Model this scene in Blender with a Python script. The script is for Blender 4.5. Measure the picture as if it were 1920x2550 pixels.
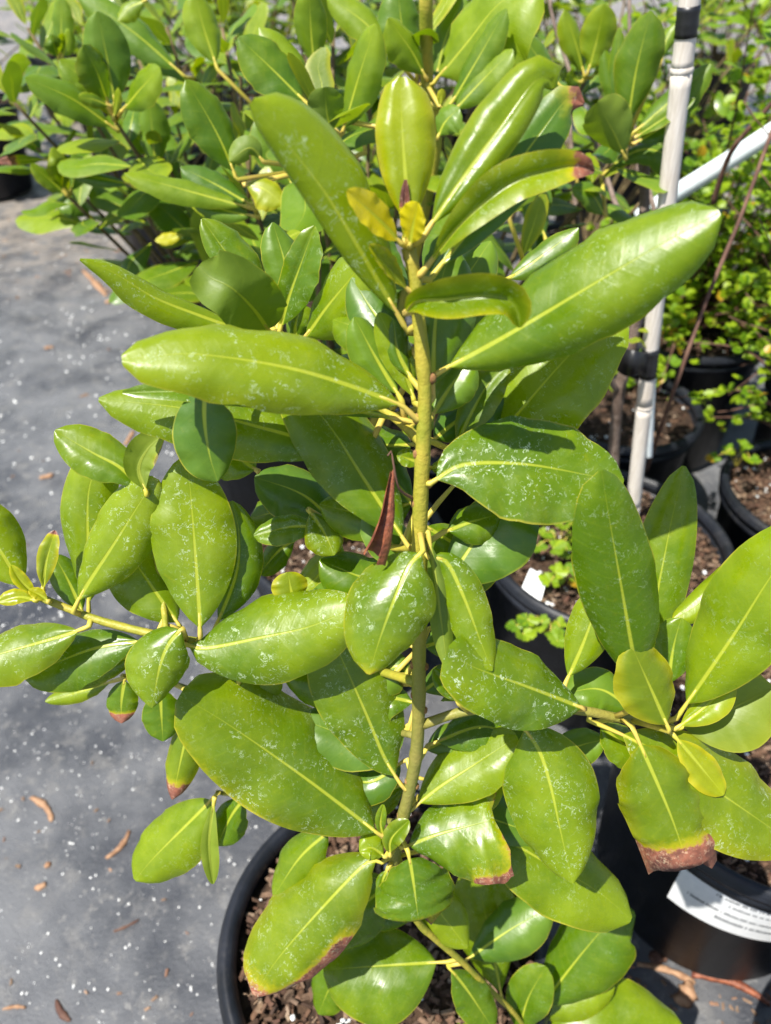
import bpy, bmesh, math, random
from mathutils import Vector, Matrix, Quaternion, noise as mnoise

R = math.radians
rng = random.Random(11)
scene = bpy.context.scene
for o in list(bpy.data.objects):
    bpy.data.objects.remove(o)
col = scene.collection

# ------------------------------------------------------------------ camera
CAM_H = 0.97
PITCH = R(40)
FPX = 1855.0                      # focal length in pixels of the 1920 x 2550 photograph
cam_d = bpy.data.cameras.new('camera')
cam = bpy.data.objects.new('camera', cam_d)
col.objects.link(cam)
cam.location = (0, 0, CAM_H)
cam.rotation_euler = (R(90) - PITCH, 0, 0)
cam_d.sensor_fit = 'VERTICAL'
cam_d.sensor_height = 36
cam_d.sensor_width = 36
cam_d.lens = 36 * FPX / 2550
cam_d.clip_start = 0.01
cam_d.clip_end = 500
cam_d.dof.use_dof = True
cam_d.dof.focus_distance = 0.385
cam_d.dof.aperture_fstop = 8.5
cam_d.dof.aperture_blades = 0
scene.camera = cam
scene.cycles.max_bounces = 7
scene.cycles.transparent_max_bounces = 4

# ------------------------------------------------------------------ light
SUN_EL, SUN_AZ = R(61), R(-130)    # azimuth measured from +Y towards +X
world = bpy.data.worlds.new('World')
scene.world = world
world.use_nodes = True
wn = world.node_tree
sky = wn.nodes.new('ShaderNodeTexSky')
sky.sky_type = 'NISHITA'
sky.sun_disc = False
sky.sun_elevation = SUN_EL
sky.sun_rotation = SUN_AZ
bg = wn.nodes['Background']
bg.inputs['Strength'].default_value = 0.09
wn.links.new(sky.outputs[0], bg.inputs[0])
sun_d = bpy.data.lights.new('sun', 'SUN')
sun_d.energy = 5.0
sun_d.angle = R(0.55)
sun_d.color = (1.0, 0.955, 0.88)
sun = bpy.data.objects.new('sun', sun_d)
col.objects.link(sun)
sdir = Vector((math.sin(SUN_AZ) * math.cos(SUN_EL), math.cos(SUN_AZ) * math.cos(SUN_EL), math.sin(SUN_EL)))
sun.rotation_euler = sdir.to_track_quat('Z', 'Y').to_euler()
sun.location = sdir * 5
scene.view_settings.view_transform = 'Standard'
scene.view_settings.look = 'None'
scene.view_settings.gamma = 1
scene.view_settings.exposure = 1.02
scene.view_settings.use_curve_mapping = False

# ------------------------------------------------------------------ geometry of the view (photo pixel -> direction)
CP, SP = math.cos(PITCH), math.sin(PITCH)
CAMV = Vector((0, 0, CAM_H))
KF = 1920 / 1666.0                # coordinates below are read on a 1666 px wide view of the photograph
def ray(fx, fy):
    u = (fx * KF - 960) / FPX
    v = (1275 - fy * KF) / FPX
    return Vector((u, CP + v * SP, -SP + v * CP))
def P(fx, fy, ycm):               # point on that ray, ycm centimetres forward of the lens
    d = ray(fx, fy)
    return CAMV + d * (ycm / 100 / d.y)
def PZ(fx, fy, z):                # point on that ray at height z
    d = ray(fx, fy)
    return CAMV + d * ((z - CAM_H) / d.z)
def depth(p):
    q = p - CAMV
    return q.y * CP - q.z * SP

# ------------------------------------------------------------------ object helpers
def tag(o, label=None, cat=None, group=None, kind=None):
    if label: o['label'] = label
    if cat: o['category'] = cat
    if group: o['group'] = group
    if kind: o['kind'] = kind
    return o
def empty(name, loc, label, cat, group=None):
    o = bpy.data.objects.new(name, None)
    o.empty_display_size = 0.02
    col.objects.link(o)
    o.location = loc
    return tag(o, label, cat, group)
def mesh_obj(name, verts, faces, mat, parent=None, origin=None, smooth=True):
    """verts in world space; the object's origin goes to `origin`; child positions are relative to the parent chain"""
    org = Vector(origin) if origin is not None else Vector((0, 0, 0))
    me = bpy.data.meshes.new(name)
    me.from_pydata([tuple(Vector(v) - org) for v in verts], [], faces)
    if smooth:
        me.polygons.foreach_set('use_smooth', [True] * len(me.polygons))
    me.materials.append(mat)
    o = bpy.data.objects.new(name, me)
    col.objects.link(o)
    place(o, org, parent)
    return o
WLOC = {}
def place(o, worldloc, parent=None):
    WLOC[o.name] = Vector(worldloc)
    if parent is not None:
        o.parent = parent
        o.location = Vector(worldloc) - WLOC.get(parent.name, Vector(parent.location))
    else:
        o.location = worldloc
def catmull(pts, n):
    pts = [Vector(p) for p in pts]
    if len(pts) == 2:
        dense = [pts[0].lerp(pts[1], i / 60) for i in range(61)]
    else:
        ext = [pts[0] * 2 - pts[1]] + pts + [pts[-1] * 2 - pts[-2]]
        dense = []
        for i in range(1, len(ext) - 2):
            a, b, c, d = ext[i - 1:i + 3]
            for k in range(24):
                t = k / 24
                dense.append(0.5 * ((2 * b) + (c - a) * t + (2 * a - 5 * b + 4 * c - d) * t * t + (3 * b - a - 3 * c + d) * t ** 3))
        dense.append(pts[-1])
    acc = [0]
    for i in range(1, len(dense)):
        acc.append(acc[-1] + (dense[i] - dense[i - 1]).length)
    out, j = [], 0
    for i in range(n + 1):
        s = acc[-1] * i / n
        while j < len(acc) - 2 and acc[j + 1] < s:
            j += 1
        f = (s - acc[j]) / max(1e-9, acc[j + 1] - acc[j])
        out.append(dense[j].lerp(dense[j + 1], max(0, min(1, f))))
    return out, acc[-1]
def tube_geo(pts, radii, sides=8, cap=True):
    verts, faces = [], []
    n = len(pts)
    ref = Vector((0.3, -0.8, 0.52)).normalized()
    for i, p in enumerate(pts):
        T = (pts[min(i + 1, n - 1)] - pts[max(i - 1, 0)]).normalized()
        A = T.cross(ref)
        if A.length < 1e-3: A = T.cross(Vector((1, 0, 0)))
        A.normalize(); B = T.cross(A)
        for k in range(sides):
            a = 2 * math.pi * k / sides
            verts.append(p + (A * math.cos(a) + B * math.sin(a)) * radii[i])
    for i in range(n - 1):
        for k in range(sides):
            k2 = (k + 1) % sides
            faces.append((i * sides + k, i * sides + k2, (i + 1) * sides + k2, (i + 1) * sides + k))
    if cap:
        faces.append(tuple(range(sides))[::-1]); faces.append(tuple((n - 1) * sides + k for k in range(sides)))
    return verts, faces
def tube(name, ctrl, r0, r1, mat, parent=None, n=20, sides=8, bumps=0.0, origin=None):
    pts, ln = catmull(ctrl, n)
    rad = [r0 + (r1 - r0) * i / n for i in range(n + 1)]
    if bumps:
        rad = [r * (1 + bumps * mnoise.noise(Vector((i * 0.7, r0 * 1000, ctrl[0][0] * 50)))) for i, r in enumerate(rad)]
    v, f = tube_geo(pts, rad, sides)
    return mesh_obj(name, v, f, mat, parent, origin if origin is not None else pts[0])

# ------------------------------------------------------------------ materials
class NT:
    def __init__(self, name):
        self.m = bpy.data.materials.new(name); self.m.use_nodes = True
        self.t = self.m.node_tree; self.t.nodes.clear()
        self.out = self.n('ShaderNodeOutputMaterial')
    def n(self, typ, **kw):
        o = self.t.nodes.new(typ)
        for k, v in kw.items(): setattr(o, k, v)
        return o
    def set(self, sock, v):
        if isinstance(v, bpy.types.NodeSocket): self.t.links.new(v, sock)
        else: sock.default_value = v
    def math(self, op, a, b=0.0, c=0.0, clamp=False):
        o = self.n('ShaderNodeMath', operation=op); o.use_clamp = clamp
        for i, v in enumerate((a, b, c)): self.set(o.inputs[i], v)
        return o.outputs[0]
    def ss(self, v, a, b, x=0.0, y=1.0):
        o = self.n('ShaderNodeMapRange', interpolation_type='SMOOTHSTEP')
        for i, q in zip(('Value', 'From Min', 'From Max', 'To Min', 'To Max'), (v, a, b, x, y)): self.set(o.inputs[i], q)
        return o.outputs[0]
    def mix(self, f, a, b):
        o = self.n('ShaderNodeMix', data_type='RGBA')
        self.set(o.inputs[0], f)
        self.set(o.inputs[6], a if not isinstance(a, tuple) else (*a, 1)[:4])
        self.set(o.inputs[7], b if not isinstance(b, tuple) else (*b, 1)[:4])
        return o.outputs[2]
    def noise(self, scale, detail=3, rough=0.5, vec=None, dist=0.0):
        o = self.n('ShaderNodeTexNoise')
        o.inputs['Scale'].default_value = scale; o.inputs['Detail'].default_value = detail
        o.inputs['Roughness'].default_value = rough; o.inputs['Distortion'].default_value = dist
        if vec is not None: self.t.links.new(vec, o.inputs['Vector'])
        return o.outputs['Fac']
    def pos(self): return self.n('ShaderNodeNewGeometry').outputs['Position']
    def bump(self, h, dist, strength=1.0):
        o = self.n('ShaderNodeBump'); o.inputs['Distance'].default_value = dist; o.inputs['Strength'].default_value = strength
        self.t.links.new(h, o.inputs['Height']); return o.outputs[0]
    def bsdf(self, color, rough=0.5, spec=0.5, normal=None, **kw):
        o = self.n('ShaderNodeBsdfPrincipled')
        self.set(o.inputs['Base Color'], color if not isinstance(color, tuple) else (*color, 1)[:4])
        self.set(o.inputs['Roughness'], rough); self.set(o.inputs['Specular IOR Level'], spec)
        if normal is not None: self.t.links.new(normal, o.inputs['Normal'])
        for k, v in kw.items(): self.set(o.inputs[k], v)
        return o.outputs[0]
    def done(self, sh): self.t.links.new(sh, self.out.inputs[0]); return self.m

def leaf_material(name, green, lime, yellow, residue=1.0, trans=0.34, rough=0.30):
    t = NT(name)
    geo = t.n('ShaderNodeNewGeometry'); pos = geo.outputs['Position']
    uv = t.n('ShaderNodeUVMap', uv_map='UVMap').outputs[0]
    um = t.n('ShaderNodeUVMap', uv_map='metric').outputs[0]
    sx = t.n('ShaderNodeSeparateXYZ'); t.t.links.new(uv, sx.inputs[0])
    sm = t.n('ShaderNodeSeparateXYZ'); t.t.links.new(um, sm.inputs[0])
    at = t.n('ShaderNodeAttribute', attribute_name='leafdata')
    sc = t.n('ShaderNodeSeparateColor'); t.t.links.new(at.outputs['Color'], sc.inputs[0])
    brown_a, yel_a, res_a = sc.outputs[0], sc.outputs[1], sc.outputs[2]
    rnd = t.n('ShaderNodeObjectInfo').outputs['Random']
    edge = t.math('ABSOLUTE', t.math('SUBTRACT', t.math('MULTIPLY', sx.outputs[0], 2), 1))
    v = sx.outputs[1]
    dm = t.math('ABSOLUTE', sm.outputs[0])              # millimetres from the midrib
    # blade colour: mottled green to lime
    n1 = t.noise(28, 3, 0.55, pos)
    n2 = t.noise(140, 4, 0.6, pos)
    f = t.math('ADD', t.math('ADD', t.math('MULTIPLY', n1, 0.9), t.math('MULTIPLY', v, 0.30)), t.math('MULTIPLY', rnd, 0.6))
    f = t.ss(t.math('ADD', f, t.math('MULTIPLY', n2, 0.25)), 0.65, 1.55)
    base = t.mix(f, green, lime)
    # side veins, faint
    sv = t.math('SINE', t.math('ADD', t.math('MULTIPLY', sm.outputs[1], 8.0), t.math('MULTIPLY', dm, -0.55)))
    sv = t.math('POWER', t.math('ADD', t.math('MULTIPLY', sv, 0.5), 0.5), 10.0)
    base = t.mix(t.math('MULTIPLY', sv, t.ss(n2, 0.35, 0.65, 0.02, 0.14)), base, lime)
    # yellowing along the margin and where the leaf is marked yellow
    yb = t.math('MULTIPLY', yel_a, t.math('ADD', 0.25, t.math('MULTIPLY', t.ss(edge, 0.45, 1.0), 0.75)))
    yb = t.math('MAXIMUM', yb, t.math('SUBTRACT', t.math('MULTIPLY', yel_a, 2.0), 1.0))
    base = t.mix(t.math('MINIMUM', yb, 0.92), base, yellow)
    rim = t.ss(edge, 0.945, 0.985)
    base = t.mix(t.math('MULTIPLY', t.math('MULTIPLY', rim, t.ss(n1, 0.38, 0.62)), 0.7), base, (0.40, 0.35, 0.035))
    # midrib
    wid = t.ss(v, 0.0, 1.0, 1.15, 0.22)
    mid = t.math('SUBTRACT', 1.0, t.ss(t.math('DIVIDE', dm, wid), 0.45, 1.25))
    mid = t.math('MULTIPLY', mid, t.ss(v, 0.3, 1.0, 0.85, 0.12))
    base = t.mix(mid, base, (0.38, 0.42, 0.035))
    # dead, brown tissue with a yellow halo
    bn = t.noise(260, 3, 0.6, pos)
    bm = t.math('ADD', brown_a, t.math('MULTIPLY', t.math('SUBTRACT', bn, 0.5), 0.55))
    halo = t.ss(bm, 0.02, 0.50)
    base = t.mix(t.math('MULTIPLY', halo, 0.55), base, yellow)
    base = t.mix(t.math('MULTIPLY', t.ss(bm, 0.36, 0.5), 0.6), base, (0.36, 0.17, 0.06))
    dead = t.ss(bm, 0.45, 0.56)
    bcol = t.mix(t.ss(t.noise(90, 4, 0.65, pos), 0.3, 0.7), (0.075, 0.025, 0.017), (0.30, 0.105, 0.06))
    bcol = t.mix(t.ss(t.noise(420, 4, 0.7, pos), 0.52, 0.68, 0, 0.75), bcol, (0.42, 0.27, 0.17))
    bcol = t.mix(t.ss(bm, 0.7, 1.15, 0, 0.55), bcol, (0.09, 0.035, 0.028))
    base = t.mix(dead, base, bcol)
    resm = 0.0
    if residue > 0:
        # dried water marks: thin pale squiggles and small specks in patches
        wn_ = t.n('ShaderNodeTexNoise'); wn_.inputs['Scale'].default_value = 260; wn_.inputs['Detail'].default_value = 2
        t.t.links.new(pos, wn_.inputs['Vector'])
        vm = t.n('ShaderNodeVectorMath', operation='MULTIPLY_ADD'); t.t.links.new(wn_.outputs['Color'], vm.inputs[0])
        vm.inputs[1].default_value = (0.0062, 0.0062, 0.0062); t.t.links.new(pos, vm.inputs[2])
        wp = vm.outputs[0]
        a = t.noise(230, 3, 0.6, wp, 0.8)
        sq = t.math('SUBTRACT', 1.0, t.ss(t.math('ABSOLUTE', t.math('SUBTRACT', a, 0.5)), 0.008, 0.028))
        patch = t.ss(t.noise(300, 2, 0.5, wp), 0.49, 0.58)
        vor = t.n('ShaderNodeTexVoronoi'); vor.inputs['Scale'].default_value = 420
        t.t.links.new(wp, vor.inputs['Vector'])
        vsel = t.n('ShaderNodeSeparateColor'); t.t.links.new(vor.outputs['Color'], vsel.inputs[0])
        ring = t.math('SUBTRACT', 1.0, t.ss(t.math('ABSOLUTE', t.math('SUBTRACT', vor.outputs['Distance'], 0.33)), 0.03, 0.12))
        ring = t.math('MULTIPLY', ring, t.ss(vsel.outputs[0], 0.78, 0.82))
        ring = t.math('MULTIPLY', ring, t.ss(t.noise(700, 2, 0.5, pos), 0.46, 0.58))
        speck = t.math('SUBTRACT', 1.0, t.ss(vor.outputs['Distance'], 0.06, 0.2))
        speck = t.math('MULTIPLY', speck, t.math('MULTIPLY', t.math('GREATER_THAN', vsel.outputs[1], 0.80), 0.4))
        area = t.ss(t.noise(55, 3, 0.6, pos), 0.42, 0.66)
        resm = t.math('MAXIMUM', t.math('MULTIPLY', sq, patch), t.math('MAXIMUM', ring, speck))
        film = t.math('MULTIPLY', t.ss(t.noise(60, 4, 0.6, pos), 0.5, 0.8), 0.06)
        resm = t.math('ADD', t.math('MULTIPLY', resm, t.math('ADD', 0.07, t.math('MULTIPLY', area, 0.93))), film)
        resm = t.math('MULTIPLY', t.math('MULTIPLY', resm, res_a), 0.60 * residue, clamp=True)
        resm = t.math('MULTIPLY', resm, t.math('SUBTRACT', 1.0, geo.outputs['Backfacing']))
        base = t.mix(resm, base, (0.50, 0.60, 0.40))
    # underside: paler, dull
    base = t.mix(t.math('MULTIPLY', geo.outputs['Backfacing'], 0.45), base, (0.16, 0.21, 0.035))
    h = t.math('ADD', t.math('MULTIPLY', n2, 0.7), t.math('MULTIPLY', sv, 0.08))
    h = t.math('SUBTRACT', h, t.math('MULTIPLY', mid, 0.8))
    if residue > 0: h = t.math('ADD', h, t.math('MULTIPLY', resm, 0.2))
    nor = t.bump(h, 0.0005, 0.55)
    rg = t.math('ADD', rough - 0.10, t.math('MULTIPLY', t.ss(t.noise(70, 4, 0.65, pos), 0.3, 0.7), 0.26))
    rg = t.math('ADD', rg, t.math('ADD', t.math('MULTIPLY', resm, 0.35) if residue > 0 else 0.0, t.math('MULTIPLY', t.math('MAXIMUM', dead, geo.outputs['Backfacing']), 0.2)))
    sh = t.bsdf(base, rg, 0.48, nor)
    tr = t.n('ShaderNodeBsdfTranslucent')
    hs = t.n('ShaderNodeHueSaturation'); hs.inputs['Saturation'].default_value = 1.12; hs.inputs['Value'].default_value = 2.0
    t.t.links.new(base, hs.inputs['Color'])
    t.t.links.new(hs.outputs[0], tr.inputs['Color']); t.t.links.new(nor, tr.inputs['Normal'])
    mx = t.n('ShaderNodeMixShader')
    t.set(mx.inputs[0], t.math('MULTIPLY', t.math('SUBTRACT', 1.0, t.math('MULTIPLY', dead, 0.6)), trans))
    t.t.links.new(sh, mx.inputs[1]); t.t.links.new(tr.outputs[0], mx.inputs[2])
    return t.done(mx.outputs[0])

def noisy(name, c1, c2, scale, rough=0.7, spec=0.4, bump=0.0, detail=4, lo=0.3, hi=0.7, bscale=None):
    t = NT(name); p = t.pos()
    f = t.noise(scale, detail, 0.6, p)
    c = t.mix(t.ss(f, lo, hi), c1, c2)
    nor = t.bump(t.noise(bscale or scale * 2, 4, 0.6, p), bump) if bump else None
    return t.done(t.bsdf(c, rough, spec, nor))
def island(name, cols, rough=0.8, scale=200):
    t = NT(name); g = t.n('ShaderNodeNewGeometry')
    rp = t.n('ShaderNodeValToRGB'); rp.color_ramp.interpolation = 'LINEAR'
    el = rp.color_ramp.elements
    while len(el) < len(cols): el.new(0.5)
    for i, c in enumerate(cols):
        el[i].position = i / (len(cols) - 1); el[i].color = (*c, 1)
    t.t.links.new(g.outputs['Random Per Island'], rp.inputs[0])
    n = t.noise(scale, 4, 0.6, g.outputs['Position'])
    c = t.mix(t.ss(n, 0.3, 0.75, 0.0, 0.45), rp.outputs[0], tuple(x * 0.35 for x in cols[0]))
    return t.done(t.bsdf(c, rough, 0.3, t.bump(n, 0.001)))

M = {}
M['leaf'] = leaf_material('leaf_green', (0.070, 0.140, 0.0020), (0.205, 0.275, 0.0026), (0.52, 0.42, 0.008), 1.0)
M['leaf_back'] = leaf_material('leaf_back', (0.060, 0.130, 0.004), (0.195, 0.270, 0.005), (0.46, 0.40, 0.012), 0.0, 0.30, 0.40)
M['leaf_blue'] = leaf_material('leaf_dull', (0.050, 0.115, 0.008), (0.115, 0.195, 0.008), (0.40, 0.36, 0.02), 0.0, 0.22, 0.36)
M['stem'] = noisy('stem_green', (0.20, 0.22, 0.018), (0.36, 0.29, 0.035), 45, 0.5, 0.4, 0.0008, bscale=300)
def stem_mat():
    t = NT('shoot_bark'); p = t.pos()
    c = t.mix(t.ss(t.noise(45, 4, 0.6, p), 0.3, 0.7), (0.21, 0.225, 0.018), (0.36, 0.29, 0.035))
    sp = t.n('ShaderNodeSeparateXYZ'); t.t.links.new(p, sp.inputs[0])
    old = t.ss(t.math('ADD', sp.outputs[2], t.math('MULTIPLY', t.noise(30, 3, 0.6, p), 0.08)), 0.62, 0.78, 1.0, 0.0)   # older wood lower down is olive-brown
    c = t.mix(t.math('MULTIPLY', old, 0.85), c, t.mix(t.noise(120, 4, 0.6, p), (0.10, 0.13, 0.02), (0.21, 0.17, 0.055)))
    return t.done(t.bsdf(c, 0.5, 0.4, t.bump(t.noise(300, 4, 0.6, p), 0.0008)))
M['main_stem'] = stem_mat()
M['petiole'] = noisy('petiole', (0.42, 0.38, 0.04), (0.50, 0.36, 0.08), 80, 0.5, 0.4)
M['bark_stem'] = noisy('woody_stem', (0.09, 0.06, 0.03), (0.17, 0.13, 0.06), 80, 0.75, 0.3, 0.001)
M['node'] = noisy('leaf_scar', (0.16, 0.07, 0.03), (0.28, 0.17, 0.05), 400, 0.8, 0.3)
M['trunk'] = noisy('trunk_bark', (0.10, 0.068, 0.052), (0.21, 0.16, 0.13), 70, 0.8, 0.3, 0.0015, bscale=260)
M['twig'] = noisy('twig_brown', (0.07, 0.032, 0.022), (0.14, 0.075, 0.05), 60, 0.7, 0.3)
M['dead'] = noisy('dead_leaf', (0.10, 0.026, 0.014), (0.27, 0.085, 0.035), 160, 0.55, 0.5, 0.0008, bscale=400)
M['dry'] = noisy('dry_leaf', (0.20, 0.105, 0.055), (0.36, 0.22, 0.13), 90, 0.75, 0.3, 0.001)
def plastic_mat():
    t = NT('black_plastic'); p = t.pos()
    c = t.mix(t.ss(t.noise(30, 4, 0.6, p), 0.3, 0.7), (0.006, 0.007, 0.009), (0.013, 0.015, 0.021))
    d = t.math('MULTIPLY', t.ss(t.noise(16, 5, 0.7, p), 0.5, 0.75), t.ss(t.noise(260, 3, 0.7, p), 0.35, 0.7))
    c = t.mix(t.math('MULTIPLY', d, 0.5), c, (0.075, 0.068, 0.060))
    mp = t.n('ShaderNodeMapping'); mp.inputs['Scale'].default_value = (0.06, 0.06, 1)
    t.t.links.new(p, mp.inputs[0])
    h = t.noise(700, 3, 0.6, mp.outputs[0])
    return t.done(t.bsdf(c, t.ss(d, 0, 1, 0.42, 0.75), 0.3, t.bump(h, 0.0007)))
M['plastic'] = plastic_mat()
M['tape'] = noisy('black_tape', (0.006, 0.006, 0.007), (0.012, 0.012, 0.014), 60, 0.4, 0.5)
M['white'] = noisy('white_label', (0.72, 0.74, 0.76), (0.80, 0.81, 0.82), 120, 0.45, 0.4)
M['ink'] = noisy('label_ink', (0.10, 0.11, 0.13), (0.2, 0.21, 0.23), 300, 0.6, 0.3)
M['pipe'] = noisy('pale_pipe', (0.55, 0.62, 0.63), (0.72, 0.76, 0.76), 40, 0.3, 0.5)
M['soil'] = noisy('potting_soil', (0.012, 0.008, 0.006), (0.06, 0.036, 0.022), 90, 0.95, 0.2, 0.004, bscale=130)
M['mulch'] = island('bark_mulch', [(0.035, 0.020, 0.013), (0.08, 0.042, 0.025), (0.15, 0.082, 0.047), (0.05, 0.03, 0.02), (0.24, 0.16, 0.10), (0.09, 0.04, 0.025), (0.34, 0.26, 0.18)])
M['perlite'] = island('perlite', [(0.75, 0.75, 0.72), (0.85, 0.85, 0.83), (0.62, 0.62, 0.60)], 0.7, 900)
M['debris'] = island('ground_debris', [(0.25, 0.17, 0.11), (0.13, 0.08, 0.05), (0.36, 0.24, 0.16), (0.22, 0.10, 0.06)])

def bamboo_mat():
    t = NT('bamboo'); p = t.pos()
    mp = t.n('ShaderNodeMapping'); mp.inputs['Scale'].default_value = (1, 1, 0.06)
    t.t.links.new(p, mp.inputs[0])
    f = t.noise(420, 3, 0.6, mp.outputs[0])
    g = t.noise(9, 3, 0.5, p)
    c = t.mix(t.ss(f, 0.3, 0.75), (0.50, 0.45, 0.39), (0.68, 0.63, 0.57))
    c = t.mix(t.ss(g, 0.45, 0.75, 0, 0.4), c, (0.42, 0.33, 0.24))
    return t.done(t.bsdf(c, 0.5, 0.4, t.bump(f, 0.0006)))
M['bamboo'] = bamboo_mat()

def fabric_mat():
    t = NT('weed_fabric'); p = t.pos()
    big = t.noise(1.7, 4, 0.6, p)
    med = t.noise(9, 5, 0.62, p)
    fine = t.noise(240, 3, 0.6, p)
    dust = t.ss(t.math('ADD', t.math('MULTIPLY', big, 0.75), t.math('MULTIPLY', med, 0.5)), 0.47, 0.78)
    c = t.mix(dust, (0.044, 0.047, 0.056), (0.145, 0.149, 0.156))
    c = t.mix(t.ss(t.noise(26, 5, 0.7, p), 0.50, 0.70, 0, 0.6), c, (0.20, 0.195, 0.185))
    c = t.mix(t.ss(t.noise(85, 4, 0.7, p), 0.58, 0.70, 0, 0.5), c, (0.30, 0.29, 0.27))
    # gritty, sandy strip at the far edge of the aisle
    sp = t.n('ShaderNodeSeparateXYZ'); t.t.links.new(p, sp.inputs[0])
    far = t.ss(t.math('ADD', sp.outputs[1], t.math('MULTIPLY', med, 1.2)), 2.6, 3.6)
    c = t.mix(t.math('MULTIPLY', far, t.ss(t.noise(14, 6, 0.75, p), 0.35, 0.6)), c, (0.27, 0.235, 0.20))
    wv = t.n('ShaderNodeTexWave'); wv.inputs['Scale'].default_value = 260; wv.inputs['Distortion'].default_value = 0.4
    t.t.links.new(p, wv.inputs['Vector'])
    h = t.math('ADD', t.math('MULTIPLY', wv.outputs['Fac'], 0.3), t.math('ADD', fine, t.math('MULTIPLY', med, 3.0)))
    rg = t.ss(t.math('ADD', med, t.math('MULTIPLY', fine, 0.2)), 0.35, 0.8, 0.30, 0.60)
    return t.done(t.bsdf(c, rg, 0.6, t.bump(h, 0.0015)))
M['fabric'] = fabric_mat()

# ------------------------------------------------------------------ ground: one sheet to the horizon, finer near the pots
def gz(x, y):
    near = max(0, 1 - max(abs(x) - 2.2, abs(y - 1.8) - 2.3, 0) * 0.6)
    return near * (0.006 * mnoise.noise(Vector((x * 2.1, y * 1.6, 3))) + 0.003 * mnoise.noise(Vector((x * 7 + y * 3, y * 5, 8)))
                   + 0.010 * max(0, mnoise.noise(Vector((x * 3 - y * 6, x * 1.2 + y, 21))) - .12)) - 0.008
def build_ground():
    def axis(a, b, step, far):
        s, out = far, []
        x = a
        while x <= b + 1e-6: out.append(x); x += step
        k = step
        lo, hi = [], []
        y = a
        while y > -far: k *= 1.35; y -= k; lo.append(y)
        k = step; y = b
        while y < far: k *= 1.35; y += k; hi.append(y)
        return lo[::-1] + out + hi
    xs, ys = axis(-2.4, 2.0, 0.04, 120), axis(-0.6, 4.2, 0.04, 120)
    v, f = [], []
    for y in ys:
        for x in xs:
            v.append((x, y, gz(x, y)))
    nx = len(xs)
    for j in range(len(ys) - 1):
        for i in range(nx - 1):
            a = j * nx + i
            f.append((a, a + 1, a + nx + 1, a + nx))
    o = mesh_obj('ground', v, f, M['fabric'])
    tag(o, 'grey woven weed-barrier fabric covering the nursery ground', 'ground', kind='structure')
build_ground()

# ------------------------------------------------------------------ nursery pots
def lathe(profile, c, seg=72):
    v, f = [], []
    for (r, z) in profile:
        for k in range(seg):
            a = 2 * math.pi * k / seg
            v.append(Vector((c[0] + r * math.cos(a), c[1] + r * math.sin(a), c[2] + z)))
    for i in range(len(profile) - 1):
        for k in range(seg):
            k2 = (k + 1) % seg
            f.append((i * seg + k, i * seg + k2, (i + 1) * seg + k2, (i + 1) * seg + k))
    return v, f
def chips(rg, n, cx, cy, r, z, size, flat=0.3, lift=0.006):
    V, F = [], []
    for _ in range(n):
        a, d = rg.uniform(0, 6.283), r * math.sqrt(rg.random())
        c = Vector((cx + d * math.cos(a), cy + d * math.sin(a), z + rg.uniform(0, lift)))
        l = size * rg.uniform(0.5, 1.6); w = l * rg.uniform(0.25, 0.6); h = l * rg.uniform(0.1, flat)
        q = Quaternion(Vector((rg.uniform(-.35, .35), rg.uniform(-.35, .35), 1)).normalized(), rg.uniform(0, 6.283)) @ Quaternion(Vector((1, 0, 0)), rg.uniform(-.5, .5))
        b = len(V)
        for (x, y, zz) in ((-1, -.6, -1), (1, -1, -1), (.8, 1, -1), (-1, .7, -1), (-.8, -.5, 1), (.9, -.8, .7), (.6, .8, 1), (-.9, .5, .8)):
            V.append(c + q @ Vector((x * l * rg.uniform(.35, .55), y * w * rg.uniform(.35, .6), zz * h * .5)))
        for q4 in ((3, 2, 1, 0), (4, 5, 6, 7), (0, 1, 5, 4), (1, 2, 6, 5), (2, 3, 7, 6), (3, 0, 4, 7)):
            F.append(tuple(b + i for i in q4))
    return V, F
ICO_V, ICO_F = None, None
def ico():
    global ICO_V, ICO_F
    if ICO_V is None:
        bm = bmesh.new(); bmesh.ops.create_icosphere(bm, subdivisions=1, radius=1)
        ICO_V = [v.co.copy() for v in bm.verts]; ICO_F = [tuple(v.index for v in f.verts) for f in bm.faces]; bm.free()
    return ICO_V, ICO_F
def grains(spots, rg):
    iv, jf = ico(); V, F = [], []
    for (p, s) in spots:
        b = len(V)
        sc = Vector((s * rg.uniform(.7, 1.2), s * rg.uniform(.7, 1.2), s * rg.uniform(.5, .8)))
        for q in iv:
            k = rg.uniform(.8, 1.15)
            V.append(Vector(p) + Vector((q.x * sc.x * k, q.y * sc.y * k, q.z * sc.z * k)))
        F += [tuple(b + i for i in t) for t in jf]
    return V, F
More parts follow.
